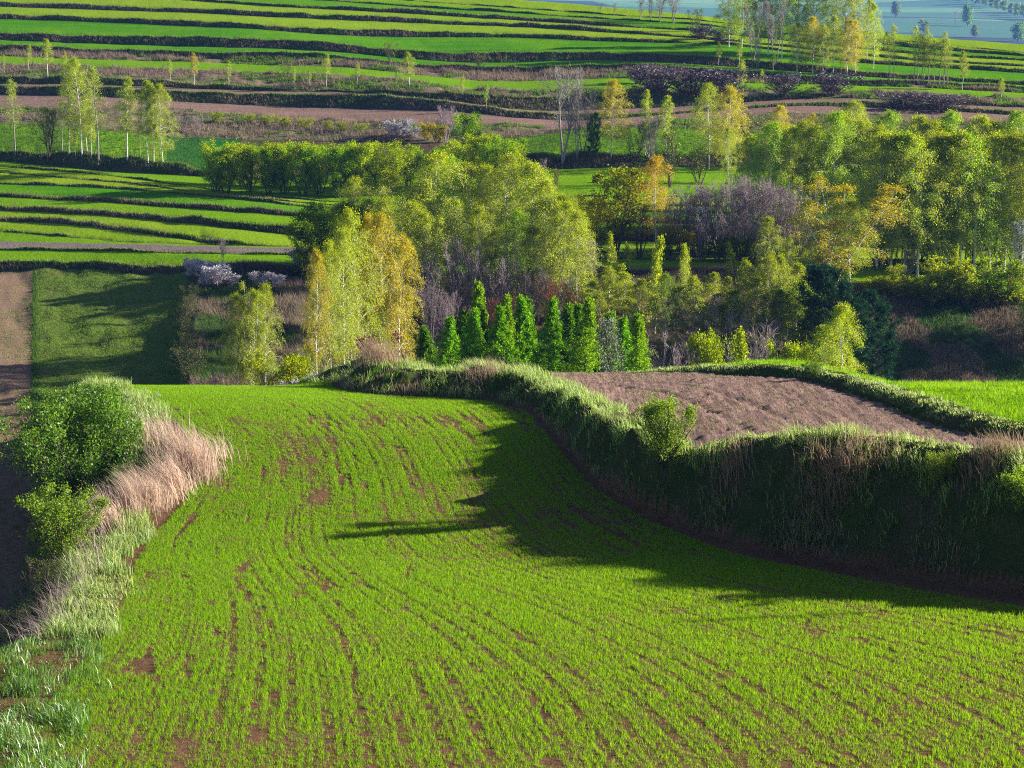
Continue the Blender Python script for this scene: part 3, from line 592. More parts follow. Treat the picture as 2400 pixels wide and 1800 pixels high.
NAMES = dict(birch='birch_tree', birch_clump='birch_tree', birch_slim='birch_tree', sparse_birch='birch_tree', sapling='birch_sapling', sallow='sallow_tree', larch='larch_tree', pine='pine_tree',
             bare='bare_tree', bare_dark='bare_tree', lilac='bare_tree', thicket='thicket_bush', blackthorn='blackthorn_bush', thorn_hedge='thorn_hedge', blossom_tree='blossom_tree', maple='maple_tree',
             red_shrub='red_leaved_shrub', leaf_shrub='leafy_shrub', big_shrub='leafy_shrub', far_tree='distant_tree', rusty='rusty_twig_shrub')
CATS = dict(sapling='sapling', thicket='bush', blackthorn='bush', thorn_hedge='hedge', red_shrub='shrub', leaf_shrub='shrub', big_shrub='shrub', rusty='shrub')
CROWN = dict(blackthorn='blossom', thorn_hedge='blossom', blossom_tree='blossom')
_cnt = {}
def put(key, p, h, label, group=None, tint=(1, 1, 1), wide=1.0, rot=None, lean=(0, 0), cat=None, name=None, wtint=None, drop=.15, long=1.0):
    """a plant as a thing: an Empty at its foot carrying trunk and crown"""
    i = _cnt.get(key, 0); _cnt[key] = i + 1
    H, w, c = PROTO[key][i % len(PROTO[key])]
    e = bpy.data.objects.new(name or NAMES[key], None); C.objects.link(e); e.empty_display_size = .5
    s = h / H
    e.location = (p[0], p[1], p[2] - drop * s); e.rotation_euler = (lean[0], lean[1], rng.uniform(0, 6.28) if rot is None else rot)
    e.scale = (s * wide * long, s * wide, s)
    tag(e, label, cat or CATS.get(key, 'tree'), group)
    o = bpy.data.objects.new('stems' if key in ('thicket', 'blackthorn', 'thorn_hedge', 'leaf_shrub', 'big_shrub', 'red_shrub', 'rusty') else 'trunk', w); C.objects.link(o); o.parent = e
    if c:
        o2 = bpy.data.objects.new(CROWN.get(key, 'crown'), c); C.objects.link(o2); o2.parent = e; j = rng.uniform(.9, 1.1); o2.color = (tint[0] * j, tint[1] * j, tint[2] * j, 1)
    return e
def ahead(px, D):
    x = float(ray(px, 900)[0]) * D; return np.array([x, D, nz(x, D)])
def ht(p, px, py):
    """height of a plant standing at p whose top shows at (px, py)"""
    return float(at(px, py, p[1])[2] - p[2])
ORD = ['', 'second', 'third', 'fourth', 'fifth', 'sixth', 'seventh', 'eighth', 'ninth', 'tenth', 'eleventh', 'twelfth', 'thirteenth', 'fourteenth', 'fifteenth', 'sixteenth', 'seventeenth', 'eighteenth', 'nineteenth', 'twentieth',
       'twenty-first', 'twenty-second', 'twenty-third', 'twenty-fourth', 'twenty-fifth', 'twenty-sixth', 'twenty-seventh', 'twenty-eighth', 'twenty-ninth', 'thirtieth']
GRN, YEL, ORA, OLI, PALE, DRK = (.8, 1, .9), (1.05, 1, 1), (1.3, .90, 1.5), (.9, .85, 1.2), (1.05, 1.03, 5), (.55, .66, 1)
def row(key, what, where, group, items, **kw):
    """items: (px, foot py, top py[, tint[, wide]]) - a row of like plants, labelled by look and place from the left"""
    items = sorted(items, key=lambda q: q[0]); n = len(items)
    for i, q in enumerate(items):
        k = q[5] if len(q) > 5 and q[5] else key
        p = ahead(q[0], q[1] - 9000) if q[1] > 5000 else ground(q[0], q[1]); tint = q[3] if len(q) > 3 and q[3] else (1, 1, 1); w = q[4] if len(q) > 4 and q[4] else 1.0
        tn = {ORA: 'orange tinged ', OLI: 'olive ', DRK: 'dark ', PALE: 'pale ', YEL: 'yellow green ', GRN: 'fresh green '}.get(tint, '') if k not in ('lilac', 'bare', 'rusty') else ''
        pos = 'leftmost' if i == 0 else 'rightmost' if i == n - 1 else ORD[i] + ' from left'
        put(k, p, ht(p, q[0], q[2]), f'{tn}{what}, {pos} {where}', group, tint=tint, wide=w, **kw)
def nz(x, y): return float(near(np.array([x]), np.array([y]))[0][0])
def near_at(px, py, y0=44, y1=100):
    x, y = hit(px, py, lambda a, b: near(a, b)[0], y0, y1); return np.array([x, y, nz(x, y)])
def place_all():
    # --- A: row on the dark bank, upper left
    row('birch_slim', 'birch', 'in the row along the dark bank', 'birches in a row along the dark bank', [
        (36, 362, 188, PALE, 1, 'sparse_birch'), (113, 372, 250, DRK, 1.3, 'bare_dark'), (147, 358, 240, DRK, 1, 'sparse_birch'), (161, 366, 150, PALE, .9, 'sparse_birch'),
        (178, 372, 290, YEL, .8), (192, 372, 138, YEL, .72, 'birch'), (204, 360, 225, YEL, .8), (215, 372, 255, OLI, .9), (231, 380, 160, PALE, 1, 'sparse_birch'),
        (299, 382, 183, PALE, .95), (330, 378, 300, OLI, .9, 'sparse_birch'), (347, 386, 190, PALE, .8), (360, 386, 198, YEL, .9), (382, 388, 200, YEL, .85, 'birch')])
    # --- B: single small trees on the slope above
    row('birch_slim', 'small birch', 'on the scrubby terrace, upper left', 'small birches on the scrubby terraces', [
        (10, 168, 128, PALE), (68, 172, 105, OLI), (112, 182, 92, YEL, 1.3), (152, 184, 122, YEL), (400, 190, 140, PALE), (455, 202, 124, ORA), (537, 200, 142, YEL, 1.0),
        (765, 202, 128, YEL, 1.2), (690, 200, 160, PALE), (725, 202, 165, PALE), (837, 198, 146, YEL), (930, 204, 165, DRK, .8), (960, 208, 122, YEL, 1.5), (1085, 228, 175, YEL, .8), (1140, 256, 198, GRN, .9)])
    for px, b, t, lb in ((915, 148, 98, 'grey green leafy bush on the dark terrace bank left of a pale one'), (1128, 168, 120, 'pale grey green bush on the dark terrace bank, centre'), (672, 182, 148, 'pale green bush among dry scrub on the upper terrace')):
        p = ground(px, b); put('bare_dark', p, ht(p, px, t), lb, 'bushes on the upper terraces', tint=PALE, wide=1.1)
    # --- C: sallow belt
    row('sallow', 'sallow tree', 'in the bushy belt behind the terraces', 'sallows in a green belt', drop=.6, items=[
        (505, 450, 335, GRN), (530, 452, 318, YEL), (585, 448, 326, YEL), (628, 455, 335, GRN), (668, 452, 320, YEL), (710, 458, 326, GRN), (752, 455, 322, YEL), (795, 462, 328, GRN), (838, 458, 318, YEL), (905, 456, 322, YEL, 1.05),
        (560, 435, 330, GRN), (650, 438, 330, DRK), (740, 438, 335, DRK), (825, 440, 330, DRK), (870, 445, 345, GRN), (960, 440, 338, YEL), (1010, 445, 335, GRN), (1065, 440, 320, YEL), (1105, 390, 252, GRN, .8), (1125, 430, 300, YEL), (1165, 440, 308, GRN), (1205, 445, 330, YEL)])
    # --- D: blossom and bare shrubs below the ploughed strip
    p = ground(935, 322); put('blackthorn', p, ht(p, 935, 276), 'white blossoming bush below the ploughed strip, above the sallow belt', 'blossoming bushes', wide=1.5)
    p = ground(965, 325); put('blackthorn', p, ht(p, 965, 296), 'low white blossoming bush beside a taller one below the ploughed strip', 'blossoming bushes', wide=1.5)
    p = ground(1045, 335); put('lilac', p, ht(p, 1045, 245), 'bare pale lilac tree standing behind the sallow belt', 'bare trees', wide=1.1)
    row('thicket', 'low bush', 'on the dry scrub below the ploughed strip', 'low bushes on dry scrub', [(505, 290, 262, YEL, 1.6), (585, 292, 265, YEL, 1.6), (628, 293, 268, YEL, 2), (668, 300, 272, YEL, 2), (715, 303, 275, YEL, 1.8), (770, 305, 282, YEL, 2), (805, 310, 285, OLI, 2), (845, 312, 286, YEL, 1.6), (430, 310, 265, OLI, 1.6, 'lilac'), (465, 312, 272, OLI, 1.6, 'lilac'), (1000, 330, 285, ORA, 1.4), (1025, 335, 290, ORA, 1.4)])
    # --- E: middle bank trees
    row('bare', 'bare tree', 'on the shaded bank, right of centre', 'trees on the shaded middle bank', [(1318, 375, 160, None, 1.0), (1352, 372, 208, None, .55), (1366, 362, 212, None, .7), (1490, 380, 285, None, 1.0, 'bare_dark'), (1525, 376, 272, None, 1.1, 'lilac'), (1570, 440, 305, None, .9, 'bare_dark'), (1637, 432, 340, None, 1.2, 'bare_dark'), (1772, 372, 262, None, 1.3, 'bare_dark'), (1262, 452, 372, None, 1.2, 'lilac'), (1300, 462, 395, None, 1.1, 'bare_dark')])
    row('birch', 'birch', 'on the shaded middle bank', 'birches along the shaded middle bank', [(1432, 366, 190, ORA, .95), (1385, 374, 270, GRN, 1, 'sparse_birch'), (1512, 362, 212, PALE, .8, 'birch_slim'), (1562, 364, 225, PALE, 1.0, 'birch_slim'), (1662, 395, 200, YEL, .95), (1705, 405, 205, ORA, 1.0), (1708, 430, 300, OLI, .9), (1830, 400, 250, ORA, 1), (1905, 395, 270, ORA, 1.1), (2005, 400, 240, YEL, 1.2), (1955, 400, 285, ORA, 1.0)])
    p = ground(1390, 374); put('pine', p, ht(p, 1390, 268), 'small dark pine on the bank beside bare trees', 'pines', wide=.62)
    # --- F: centre birch wood
    row('birch', 'birch', 'in the back of the central birch wood', 'birches of the central wood', [
        (770, 640, 470, DRK, 1.3, 'sallow'), (745, 660, 505, DRK, 1.2, 'sallow'), (800, 650, 480, OLI, 1.2, 'sallow'), (835, 650, 422, OLI, 1.0), (868, 655, 470, OLI), (925, 690, 405, YEL, 1.15), (985, 680, 428, YEL, 1.25), (1028, 690, 366, YEL, 1.2), (1062, 660, 372, GRN, 1.1), (1105, 670, 385, OLI), (1148, 660, 392, YEL), (1190, 680, 368, YEL, 1.1), (1238, 690, 388, YEL, 1.1), (1285, 690, 425, YEL), (1330, 700, 462, OLI, 1.1)])
    row('birch', 'birch', 'in the front of the central birch wood', 'birches of the central wood', [
        (900, 735, 470, YEL), (960, 745, 480, YEL, 1.1), (1010, 750, 500, YEL, 1.1), (1065, 745, 470, PALE, .9, 'sparse_birch'), (1125, 750, 488, OLI, .95), (1165, 748, 540, OLI, 1.0), (1212, 752, 498, GRN, 1.0), (1262, 750, 530, OLI, .9), (1310, 752, 478, YEL, 1.1), (1350, 752, 500, YEL, .9)])
    row('lilac', 'slender bare tree', 'among the dark stems of the central wood', 'bare stems in the central wood', [(945, 760, 620), (995, 765, 590), (1035, 765, 640), (1085, 765, 560), (1120, 765, 600), (1160, 768, 590), (1195, 765, 640), (1240, 768, 620), (1300, 768, 640), (1378, 745, 570, None, .75, 'bare')])
    row('rusty', 'rusty brown twiggy shrub', 'behind the larches', 'rusty shrubs behind the larches', [(1150, 790, 690), (1225, 792, 690), (1285, 790, 640), (1345, 785, 670), (1385, 782, 690)])
    # --- G: front left birches
    row('birch', 'birch', 'in the tall clump before the larches', 'birches of the front clump', [
        (742, 905, 592, ORA, .5), (762, 900, 600, OLI, .55), (778, 912, 572, YEL, .6), (806, 905, 545, YEL, .62), (842, 912, 495, YEL, .72), (872, 905, 512, ORA, .66), (902, 912, 508, ORA, .68), (935, 900, 555, ORA, .62), (825, 915, 650, OLI, .7), (895, 915, 690, OLI, .7)])
    # --- H: left clump
    row('birch', 'birch', 'in the small clump by the yellow bush', 'birches of the small clump', [(556, 930, 692, OLI, .6), (590, 935, 655, OLI, .75, 'birch_clump'), (622, 930, 672, OLI, .65)])
    p = ahead(660, 118); put('sallow', p, ht(p, 660, 820), 'yellow leafed round bush in front of the small birch clump', 'front bushes', tint=(1.1, .95, 1), wide=.9)
    p = ahead(698, 116); put('blackthorn', p, ht(p, 698, 868), 'white blossoming bush touching the yellow round bush', 'blossoming bushes', wide=.6, tint=(.7, .7, .7))
    p = ground(512, 930); put('bare', p, ht(p, 512, 868), 'tiny bare sapling at the crest beside the dark hollow', 'bare saplings', wide=.8)
    p = ahead(908, 124); put('red_shrub', p, ht(p, 908, 755), 'shrub with dark red leaves against the tall birch clump', 'red shrubs', wide=.7)
    # --- I: larches
    row('larch', 'young larch', 'in the larch row behind the bank', 'young larches behind the bank', [
        (1012, 9130, 760, DRK, .9), (1036, 9120, 742, GRN, .9), (1064, 9127, 728, DRK, .85), (1090, 9118, 722, GRN, .9), (1122, 9128, 655, YEL, .62), (1146, 9122, 708, DRK, .8), (1166, 9119, 690, YEL, .75), (1194, 9117, 715, GRN, .9), (1214, 9129, 700, DRK, .75), (1238, 9123, 688, GRN, .8), (1256, 9128, 712, DRK, .8), (1278, 9119, 696, GRN, .8), (1312, 9123, 712, DRK, .85), (1340, 9129, 708, DRK, .8), (1366, 9118, 700, YEL, .8), (1400, 9124, 728, GRN, .9), (1440, 9121, 742, GRN, .9), (1484, 9122, 738, YEL, .9), (1512, 9116, 752, YEL, .9)])
    p = ahead(1437, 112); put('blossom_tree', p, ht(p, 1437, 752), 'small white blossoming tree before the larches', 'blossoming trees', wide=.8, tint=(.6, .72, .45))
    row('bare_dark', 'thin bush', 'at the left foot of the larches', 'bushes by the larches', [(982, 885, 830, OLI), (1012, 820, 660, OLI, .8, 'lilac'), (1055, 820, 680, OLI, .8, 'lilac')])
    # --- J: right of centre thickets
    row('sapling', 'slender young birch', 'around the dry grass right of centre', 'young birches around the dry grass', [
        (1432, 655, 545, YEL, 1.1), (1477, 640, 566, YEL, 1.0), (1525, 800, 550, YEL, .65), (1602, 815, 575, YEL, .6, 'birch_slim'), (1720, 660, 565, YEL, 1.2), (1440, 740, 618, YEL, 1.4), (1405, 745, 640, OLI, 1.4), (1478, 745, 660, YEL, 1.3)])
    row('birch_slim', 'birch', 'in the bright thicket right of the larches', 'birches of the bright thicket', [(1392, 800, 660, YEL, 1.5), (1425, 770, 625, YEL, 1.6), (1462, 780, 640, YEL, 1.7), (1500, 790, 655, OLI, 1.6), (1535, 780, 640, YEL, 1.4), (1410, 830, 690, OLI, 1.6), (1480, 835, 700, OLI, 1.6)])
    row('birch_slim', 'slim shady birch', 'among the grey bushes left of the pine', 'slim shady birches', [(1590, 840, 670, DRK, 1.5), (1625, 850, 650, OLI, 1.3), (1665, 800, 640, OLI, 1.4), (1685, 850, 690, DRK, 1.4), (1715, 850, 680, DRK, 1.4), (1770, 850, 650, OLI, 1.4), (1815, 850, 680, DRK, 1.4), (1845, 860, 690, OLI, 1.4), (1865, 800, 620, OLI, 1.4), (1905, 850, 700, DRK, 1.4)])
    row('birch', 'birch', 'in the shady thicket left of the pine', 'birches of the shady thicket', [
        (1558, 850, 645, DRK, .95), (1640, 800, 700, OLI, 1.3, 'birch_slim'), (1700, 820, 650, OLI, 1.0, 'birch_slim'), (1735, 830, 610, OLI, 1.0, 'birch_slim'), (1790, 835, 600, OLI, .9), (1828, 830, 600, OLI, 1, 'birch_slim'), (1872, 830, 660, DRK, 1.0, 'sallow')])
    row('lilac', 'bare lilac grey bush', 'in the shady thicket', 'bare bushes of the shady thicket', [(1570, 9128, 790), (1618, 855, 750), (1660, 850, 690), (1690, 9126, 770, OLI, .55, 'sallow'), (1725, 858, 720), (1765, 9128, 768), (1800, 860, 740), (1850, 9126, 790, OLI, .6, 'sallow')])
    row('birch_slim', 'bright young birch', 'before the dark pine', 'young birches before the pine', [(1982, 9122, 720, YEL, .8, 'birch'), (1935, 9125, 768, PALE, 1.3), (1732, 9124, 775, YEL, .8, 'sapling'), (1820, 9118, 850, YEL, 1.2, 'sapling')])
    row('pine', 'dark blue green pine', 'beside the shaded hollow', 'pines', [(1968, 905, 628, None, 1.2), (2048, 910, 685, None, 1.1)])
    row('birch', 'big birch', 'standing left of the right hand wood', 'big birches before the right wood', [
        (1800, 690, 512, OLI, .95), (1850, 688, 560, OLI, .85), (1900, 660, 470, YEL, .8), (1952, 668, 410, ORA, 1.75, 'birch_clump'), (1992, 662, 470, YEL, 1.2)])
    # --- K: bare lilac wood with blossom tree, maple
    row('lilac', 'bare lilac grey tree', 'in the bare wood right of the yellow maple', 'bare trees of the lilac wood', [
        (1565, 600, 480), (1592, 590, 440), (1620, 600, 455), (1655, 595, 425), (1690, 600, 418), (1722, 592, 412), (1755, 600, 418), (1788, 595, 412), (1818, 600, 425), (1848, 590, 432), (1640, 610, 500), (1700, 612, 500), (1760, 610, 505), (1875, 600, 450), (1735, 608, 460), (1670, 585, 430)])
    p = ground(1632, 604); put('blossom_tree', p, ht(p, 1632, 468), 'white blossoming tree at the edge of the bare lilac wood', 'blossoming trees', wide=1.0, tint=(.85, .9, .85))
    p = ground(1442, 598); put('maple', p, ht(p, 1442, 388), 'broad yellow leaved maple left of the bare lilac wood', 'maples', wide=1.1)
    p = ground(1385, 600); put('sallow', p, ht(p, 1385, 455), 'yellow green bushy tree left of the yellow maple', 'sallow trees', tint=(1.5, 1.1, 1))
    p = ground(1538, 602); put('birch', p, ht(p, 1538, 372), 'orange tinged birch between the yellow maple and the bare wood', 'birches by the maple', tint=(1.5, .85, 1.6), wide=.95)
    p = ground(1500, 604); put('bare_dark', p, ht(p, 1500, 480), 'dark twiggy bush between maple and orange birch', 'bare bushes', tint=OLI)
    row('thicket', 'low hedge bush', 'under the bare wood along the green strip', 'low bushes under the bare wood', [(1570, 606, 555, DRK), (1600, 606, 530, ORA), (1680, 612, 560, DRK, 1.4), (1730, 614, 555, DRK, 1.4), (1700, 612, 545, DRK), (1650, 610, 565, DRK, 1.4), (1770, 618, 560, DRK, 1.4), (1355, 606, 555, OLI), (1400, 606, 560, OLI)])
    # --- L: right birch stand
    xs = [1765, 1800, 1838, 1875, 1912, 1950, 1985, 2020, 2060, 2098, 2135, 2170, 2205, 2240, 2278, 2315, 2350, 2385]
    row('birch', 'tall birch', 'in the back row of the right birch wood', 'birches of the right wood', [(x, 545 + 3 * (i % 3), 300 - 12 * ((i * 7) % 4) + (24 if i < 3 else 0), (YEL, GRN, YEL, OLI)[i % 4], 1.05) for i, x in enumerate(xs)])
    xs = [2055, 2088, 2122, 2150, 2186, 2218, 2250, 2282, 2318, 2352, 2392, 2425]
    row('birch', 'tall birch', 'in the front row of the right birch wood', 'birches of the right wood', [(x, 632 + 5 * ((i * 5) % 4), 318 + 16 * ((i * 5) % 5), (YEL, YEL, GRN, YEL, OLI)[i % 5], 1.05) for i, x in enumerate(xs)])
    xs = [2068, 2112, 2140, 2172, 2208, 2232, 2262, 2300, 2335, 2370]
    row('birch_slim', 'slim birch', 'between the trunks of the right birch wood', 'slim birches inside the right wood', [(x, 622 + 4 * (i % 3), 420 + 14 * ((i * 3) % 4), DRK, 1.2) for i, x in enumerate(xs)])
    row('bare_dark', 'understorey bush added as shade', 'under the right birch wood', 'bushes added as shade under the right wood', [(x, 622, 548, DRK, 1.5) for x in range(2056, 2420, 32)])  # dark bushes added to fill in the shade beneath the wood
    row('thicket', 'bright bush', 'before the right birch wood', 'yellow green bushes before the right wood', [(2075, 690, 640, YEL, 1.7), (2110, 700, 648, YEL, 1.7), (2095, 665, 618, YEL, 1.4), (2150, 700, 640, YEL, 1.8), (2195, 690, 612, YEL, 1.5), (2180, 712, 655, YEL, 1.8), (2225, 705, 600, YEL, 1.4), (2262, 710, 630, YEL, 1.6), (2240, 678, 570, YEL, .7, 'sapling'), (2300, 712, 660, YEL, 1.6), (2345, 715, 600, DRK, 1.4), (2390, 710, 640, YEL, 1.4), (2035, 685, 650, YEL, 1.8)])
    p = ground(2130, 645); put('lilac', p, ht(p, 2130, 580), 'grey leafless bush before the trunks of the right wood', 'bare bushes', wide=1.5)
    p = ground(2185, 640); put('bare', p, ht(p, 2185, 568), 'whitish bare bush before the trunks of the right wood', 'bare bushes', wide=1.1)
    p = ground(2398, 670); put('blossom_tree', p, ht(p, 2398, 520), 'white blossoming tree at the right edge before the birch wood', 'blossoming trees', wide=1.2, tint=(.7, .85, .75))
    row('birch', 'tall birch', 'standing beyond the right edge of the shaded hollow', 'birches right of the shaded hollow', [(2440, 830, 640, YEL, 1.3), (2480, 790, 600, OLI, 1.3), (2500, 850, 640, YEL, 1.3), (2530, 790, 570, OLI, 1.3), (2560, 830, 600, YEL, 1.3), (2610, 800, 580, GRN, 1.3)])
    # --- M: upper grove
    row('birch', 'tall tree', 'in the back of the hilltop grove', 'trees of the hilltop grove', [(1708, 110, -45, OLI, .9), (1738, 112, -60, GRN, .9), (1772, 128, -70, OLI, .9), (1800, 130, -62, GRN, .9), (1832, 135, -70, GRN, .75), (1868, 135, -80, OLI, .75), (1905, 140, -75, GRN, .9), (1940, 142, -65, OLI, .75), (1978, 142, -70, OLI, .7), (2005, 150, -40, OLI, .7)])
    row('bare', 'bare grey tree', 'among the hilltop grove', 'bare trees of the hilltop grove', [(1765, 140, 10, None, .6), (1818, 150, 0, None, .7), (1775, 175, 90, None, .5)])
    row('birch', 'birch', 'in front of the hilltop grove', 'front birches of the hilltop grove', [(1868, 172, 55, OLI, .85), (1905, 174, 42, ORA, .9), (1928, 178, 60, OLI, .8), (1952, 172, 38, YEL, .8), (1985, 178, 48, ORA, .95), (2005, 172, 50, ORA, .8), (2032, 140, 0, PALE, .6), (2047, 162, 8, PALE, .65)])
    row('birch_slim', 'small birch', 'below the hilltop grove', 'small birches below the hilltop grove', [(1684, 152, 98, PALE, 1.1), (1732, 155, 92, PALE, 1.0), (1741, 218, 142, YEL, 1.25), (1785, 214, 162, YEL, .9), (1812, 165, 125, GRN, 1.2), (2255, 212, 120, OLI, 1.0), (2346, 234, 182, YEL, 1.3)])
    row('sparse_birch', 'thin leafless birch', 'right of the hilltop grove', 'thin bare birches right of the grove', [(2085, 195, 75), (2095, 195, 60), (2142, 196, 62), (2150, 197, 80), (2158, 198, 70), (2165, 198, 85), (2176, 199, 82), (2190, 200, 95), (2200, 202, 75), (2212, 203, 92), (2222, 204, 90)], )
    # --- N: hedges
    for px, b, t, w, lg, lb in ((1495, 196, 150, 1.2, 1.3, 'hedge top with white blossom at its left end'), (1540, 222, 152, 1.4, 1.5, 'dark blackthorn hedge below the green terrace'), (1615, 224, 162, 1.5, 1.5, 'dark blackthorn hedge, middle of its row'), (1690, 224, 160, 1.4, 1.5, 'dark blackthorn hedge left of the bright small birch'),
                             (1830, 222, 170, 1.3, 1.5, 'hedge with lilac blossom right of the bright small birch'), (1950, 222, 168, 1.5, 1.5, 'hedge with lilac blossom, end of its row'),
                             (2115, 258, 214, 1.9, 1.6, 'dark leafless hedge between ploughed strips, left half'), (2215, 264, 218, 1.9, 1.6, 'dark leafless hedge between ploughed strips, right half'),
                             (1640, 92, 58, 1.5, 1.2, 'dark round bush at the left of the hilltop grove'), (1690, 104, 66, 1.5, 1.3, 'dark bush running down beside the hilltop grove')):
        p = ground(px, b); put('thorn_hedge', p, ht(p, px, t), lb, 'blackthorn hedges', wide=w, long=lg, rot=rng.uniform(-.2, .2))
    p = ground(1630, 75); put('bare_dark', p, ht(p, 1630, 18), 'small grey tree above the dark round bush', 'bare trees on the hilltop')
    row('bare_dark', 'twiggy bush', 'along the right edge of the shaded meadow', 'dark bushes at the meadow edge', [(440, 722, 668, DRK, 1.3), (443, 752, 690, DRK, 1.3), (440, 790, 715, DRK, 1.3), (444, 830, 748, DRK, 1.3), (440, 870, 780, DRK, 1.3), (446, 905, 812, DRK, 1.3)])
    # left hollow rim
    row('blackthorn', 'white blackthorn bush', 'on the rim of the dark hollow', 'blackthorn on the hollow rim', [(455, 650, 604, None, 1.5), (480, 672, 620, None, 1.4), (508, 672, 612, None, 1.4), (540, 670, 640, None, 1.5), (612, 668, 634, None, 1.5), (645, 672, 640, None, 1.3), (728, 640, 575, None, 1.3), (748, 645, 590, None, 1.2)])
    p = ground(520, 622); put('bare', p, ht(p, 520, 560), 'tiny bare tree standing on the green strip behind the blackthorn', 'bare saplings', wide=.8)
    # --- trees at and behind the crest, far away
    row('bare', 'hazy bare tree', 'peeping over the hill crest', 'hazy trees over the crest', [(1500, 46, -2, None, 1.0), (1545, 52, -12, None, 1.3), (1575, 54, -14, None, 1.4), (1440, 36, 8, None, 1.2), (1405, 30, 6, None, 1.2), (1525, 48, 0, None, 1.0)])
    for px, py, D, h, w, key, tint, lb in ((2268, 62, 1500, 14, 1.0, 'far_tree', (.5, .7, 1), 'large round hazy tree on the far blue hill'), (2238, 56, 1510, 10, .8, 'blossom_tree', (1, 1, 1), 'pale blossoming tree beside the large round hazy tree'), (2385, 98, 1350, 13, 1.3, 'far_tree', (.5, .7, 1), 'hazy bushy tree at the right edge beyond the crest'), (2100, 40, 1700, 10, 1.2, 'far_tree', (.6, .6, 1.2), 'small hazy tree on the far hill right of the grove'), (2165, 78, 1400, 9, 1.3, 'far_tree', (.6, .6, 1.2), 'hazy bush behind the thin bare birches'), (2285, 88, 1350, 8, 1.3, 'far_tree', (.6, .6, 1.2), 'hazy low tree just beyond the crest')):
        q = at(px, py, D); z = far_z(q[0], q[1]); ys = np.linspace(1300, 6000, 3000); rx, rz = ray(px, py); k = np.nonzero(far_z(rx * ys, ys) > rz * ys)[0]
        D = ys[k[0]] if len(k) else D; q = at(px, py, D)
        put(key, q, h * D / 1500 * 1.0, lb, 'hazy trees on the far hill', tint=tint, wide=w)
    k = 0
    for px in range(2235, 2420, 15):
        py = -8 + (px - 2235) * .30; ys = np.linspace(1300, 6300, 3000); rx, rz = ray(px, py); q = np.nonzero(far_z(rx * ys, ys) > rz * ys)[0]
        if len(q):
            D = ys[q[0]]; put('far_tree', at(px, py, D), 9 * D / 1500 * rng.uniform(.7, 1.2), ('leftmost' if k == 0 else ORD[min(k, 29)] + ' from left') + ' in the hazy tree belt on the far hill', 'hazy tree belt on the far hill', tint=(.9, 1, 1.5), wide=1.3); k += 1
    # --- near plants
    def nput(key, x, y, h, lb, g, **kw): return put(key, (x, y, nz(x, y)), h, lb, g, **kw)
    nput('big_shrub', -14.4, 70.8, 4.7, 'big rounded green bush left of the dry grass', 'near bushes', wide=.95, tint=(1.0, 1.05, 1))
    nput('big_shrub', -16.6, 80.5, 2.7, 'green bush half hidden behind the big rounded bush', 'near bushes', wide=1.0, tint=(.9, 1, 1))
    nput('leaf_shrub', -12.9, 60.0, 2.3, 'small bright green bush below the big rounded bush', 'near bushes', wide=1.0, tint=(1.5, 1.25, 1))
    p = near_at(1556, 1080); put('leaf_shrub', p, 2.2, 'bright green bush growing out of the bank face by the ploughed field', 'near bushes', wide=.85, tint=(1.5, 1.25, 1))
    nput('bare_dark', -13.0, 57.2, 1.7, 'dark twiggy bush below the small bright green bush', 'near twiggy bushes', tint=DRK)
    nput('bare_dark', -12.7, 54.2, 1.3, 'dark twiggy low bush among the thin grey stalks', 'near twiggy bushes', tint=DRK, wide=1.3)
    nput('bare_dark', -13.6, 62.8, 2.0, 'dark twiggy bush between the two leafy green bushes', 'near twiggy bushes', tint=DRK)
    nput('sparse_birch', 16.0, 53.7, 3.3, 'thin sapling on the bank just beyond the right edge', wide=.55, g='bank saplings')
    p = near_at(2420, 1200); put('leaf_shrub', p, 1.3, 'pale leafed shrub cut by the right edge on the bank', 'near bushes', tint=(2.0, 1.6, 2.5))
    p = near_at(2200, 1140); put('leaf_shrub', p, 1.1, 'sparse yellow leafed sprig on the bank top', 'near bushes', tint=(2.0, 1.5, 2), wide=.7)
    p = near_at(1905, 882); put('leaf_shrub', p, .6, 'small green tuft bush on the low grassy ridge', 'near bushes', tint=(1, 1, 1), wide=1.2)
# ------------------------------------------------------------------ grass and crop
GM = dict(
 crop=leaf_mat('crop_blades', (.118, .262, .001), (.34, .56, .002), .5, .30, .015, False, .012),
 green=leaf_mat('grass_green', (.055, .14, .005), (.13, .28, .008), .45, .4, .02, False, .02),
 pale=leaf_mat('grass_pale', (.30, .40, .10), (.55, .66, .17), .5, .3, .02, False, .04),
 sheen=leaf_mat('grass_sheen', (.10, .23, .02), (.25, .44, .03), .4, .4, .02, False, .09),
 dry=leaf_mat('dry_grass', (.40, .29, .20), (.40, .29, .18), .4, .35, .02, False),
 reed=leaf_mat('reed_straw', (.66, .49, .38), (.62, .46, .34), .45, .25, .015, False),
 grey=leaf_mat('grey_straw', (.36, .28, .25), (.30, .23, .2), .35, .35, .02, False),
 hgreen=leaf_mat('bank_grass', (.055, .105, .018), (.10, .20, .02), .4, .45, .03, False),
 hpale=leaf_mat('bank_grass_pale', (.15, .23, .035), (.26, .38, .05), .45, .35, .02, False),
 hdry=leaf_mat('bank_straw', (.24, .18, .135), (.24, .18, .12), .4, .4, .02, False),
 weed=leaf_mat('weed', (.14, .22, .02), (.25, .36, .03), .45, .3, .02, False),
)
RR = [(30, 27), (36, 24), (45, 20), (50, 16.2), (53.5, 12.8), (57.5, 8.4), (62, 5.1), (66, 3.3), (70, 2.3), (75, 1.3), (80, -.2), (86, -2), (96, -3)]
LR = [(30, -9.5), (36, -9.7), (45, -10), (50, -9.8), (55, -10.1), (61, -10.9), (66, -10.4), (70, -10.3), (75, -12), (80, -14), (86, -16.5), (96, -20)]
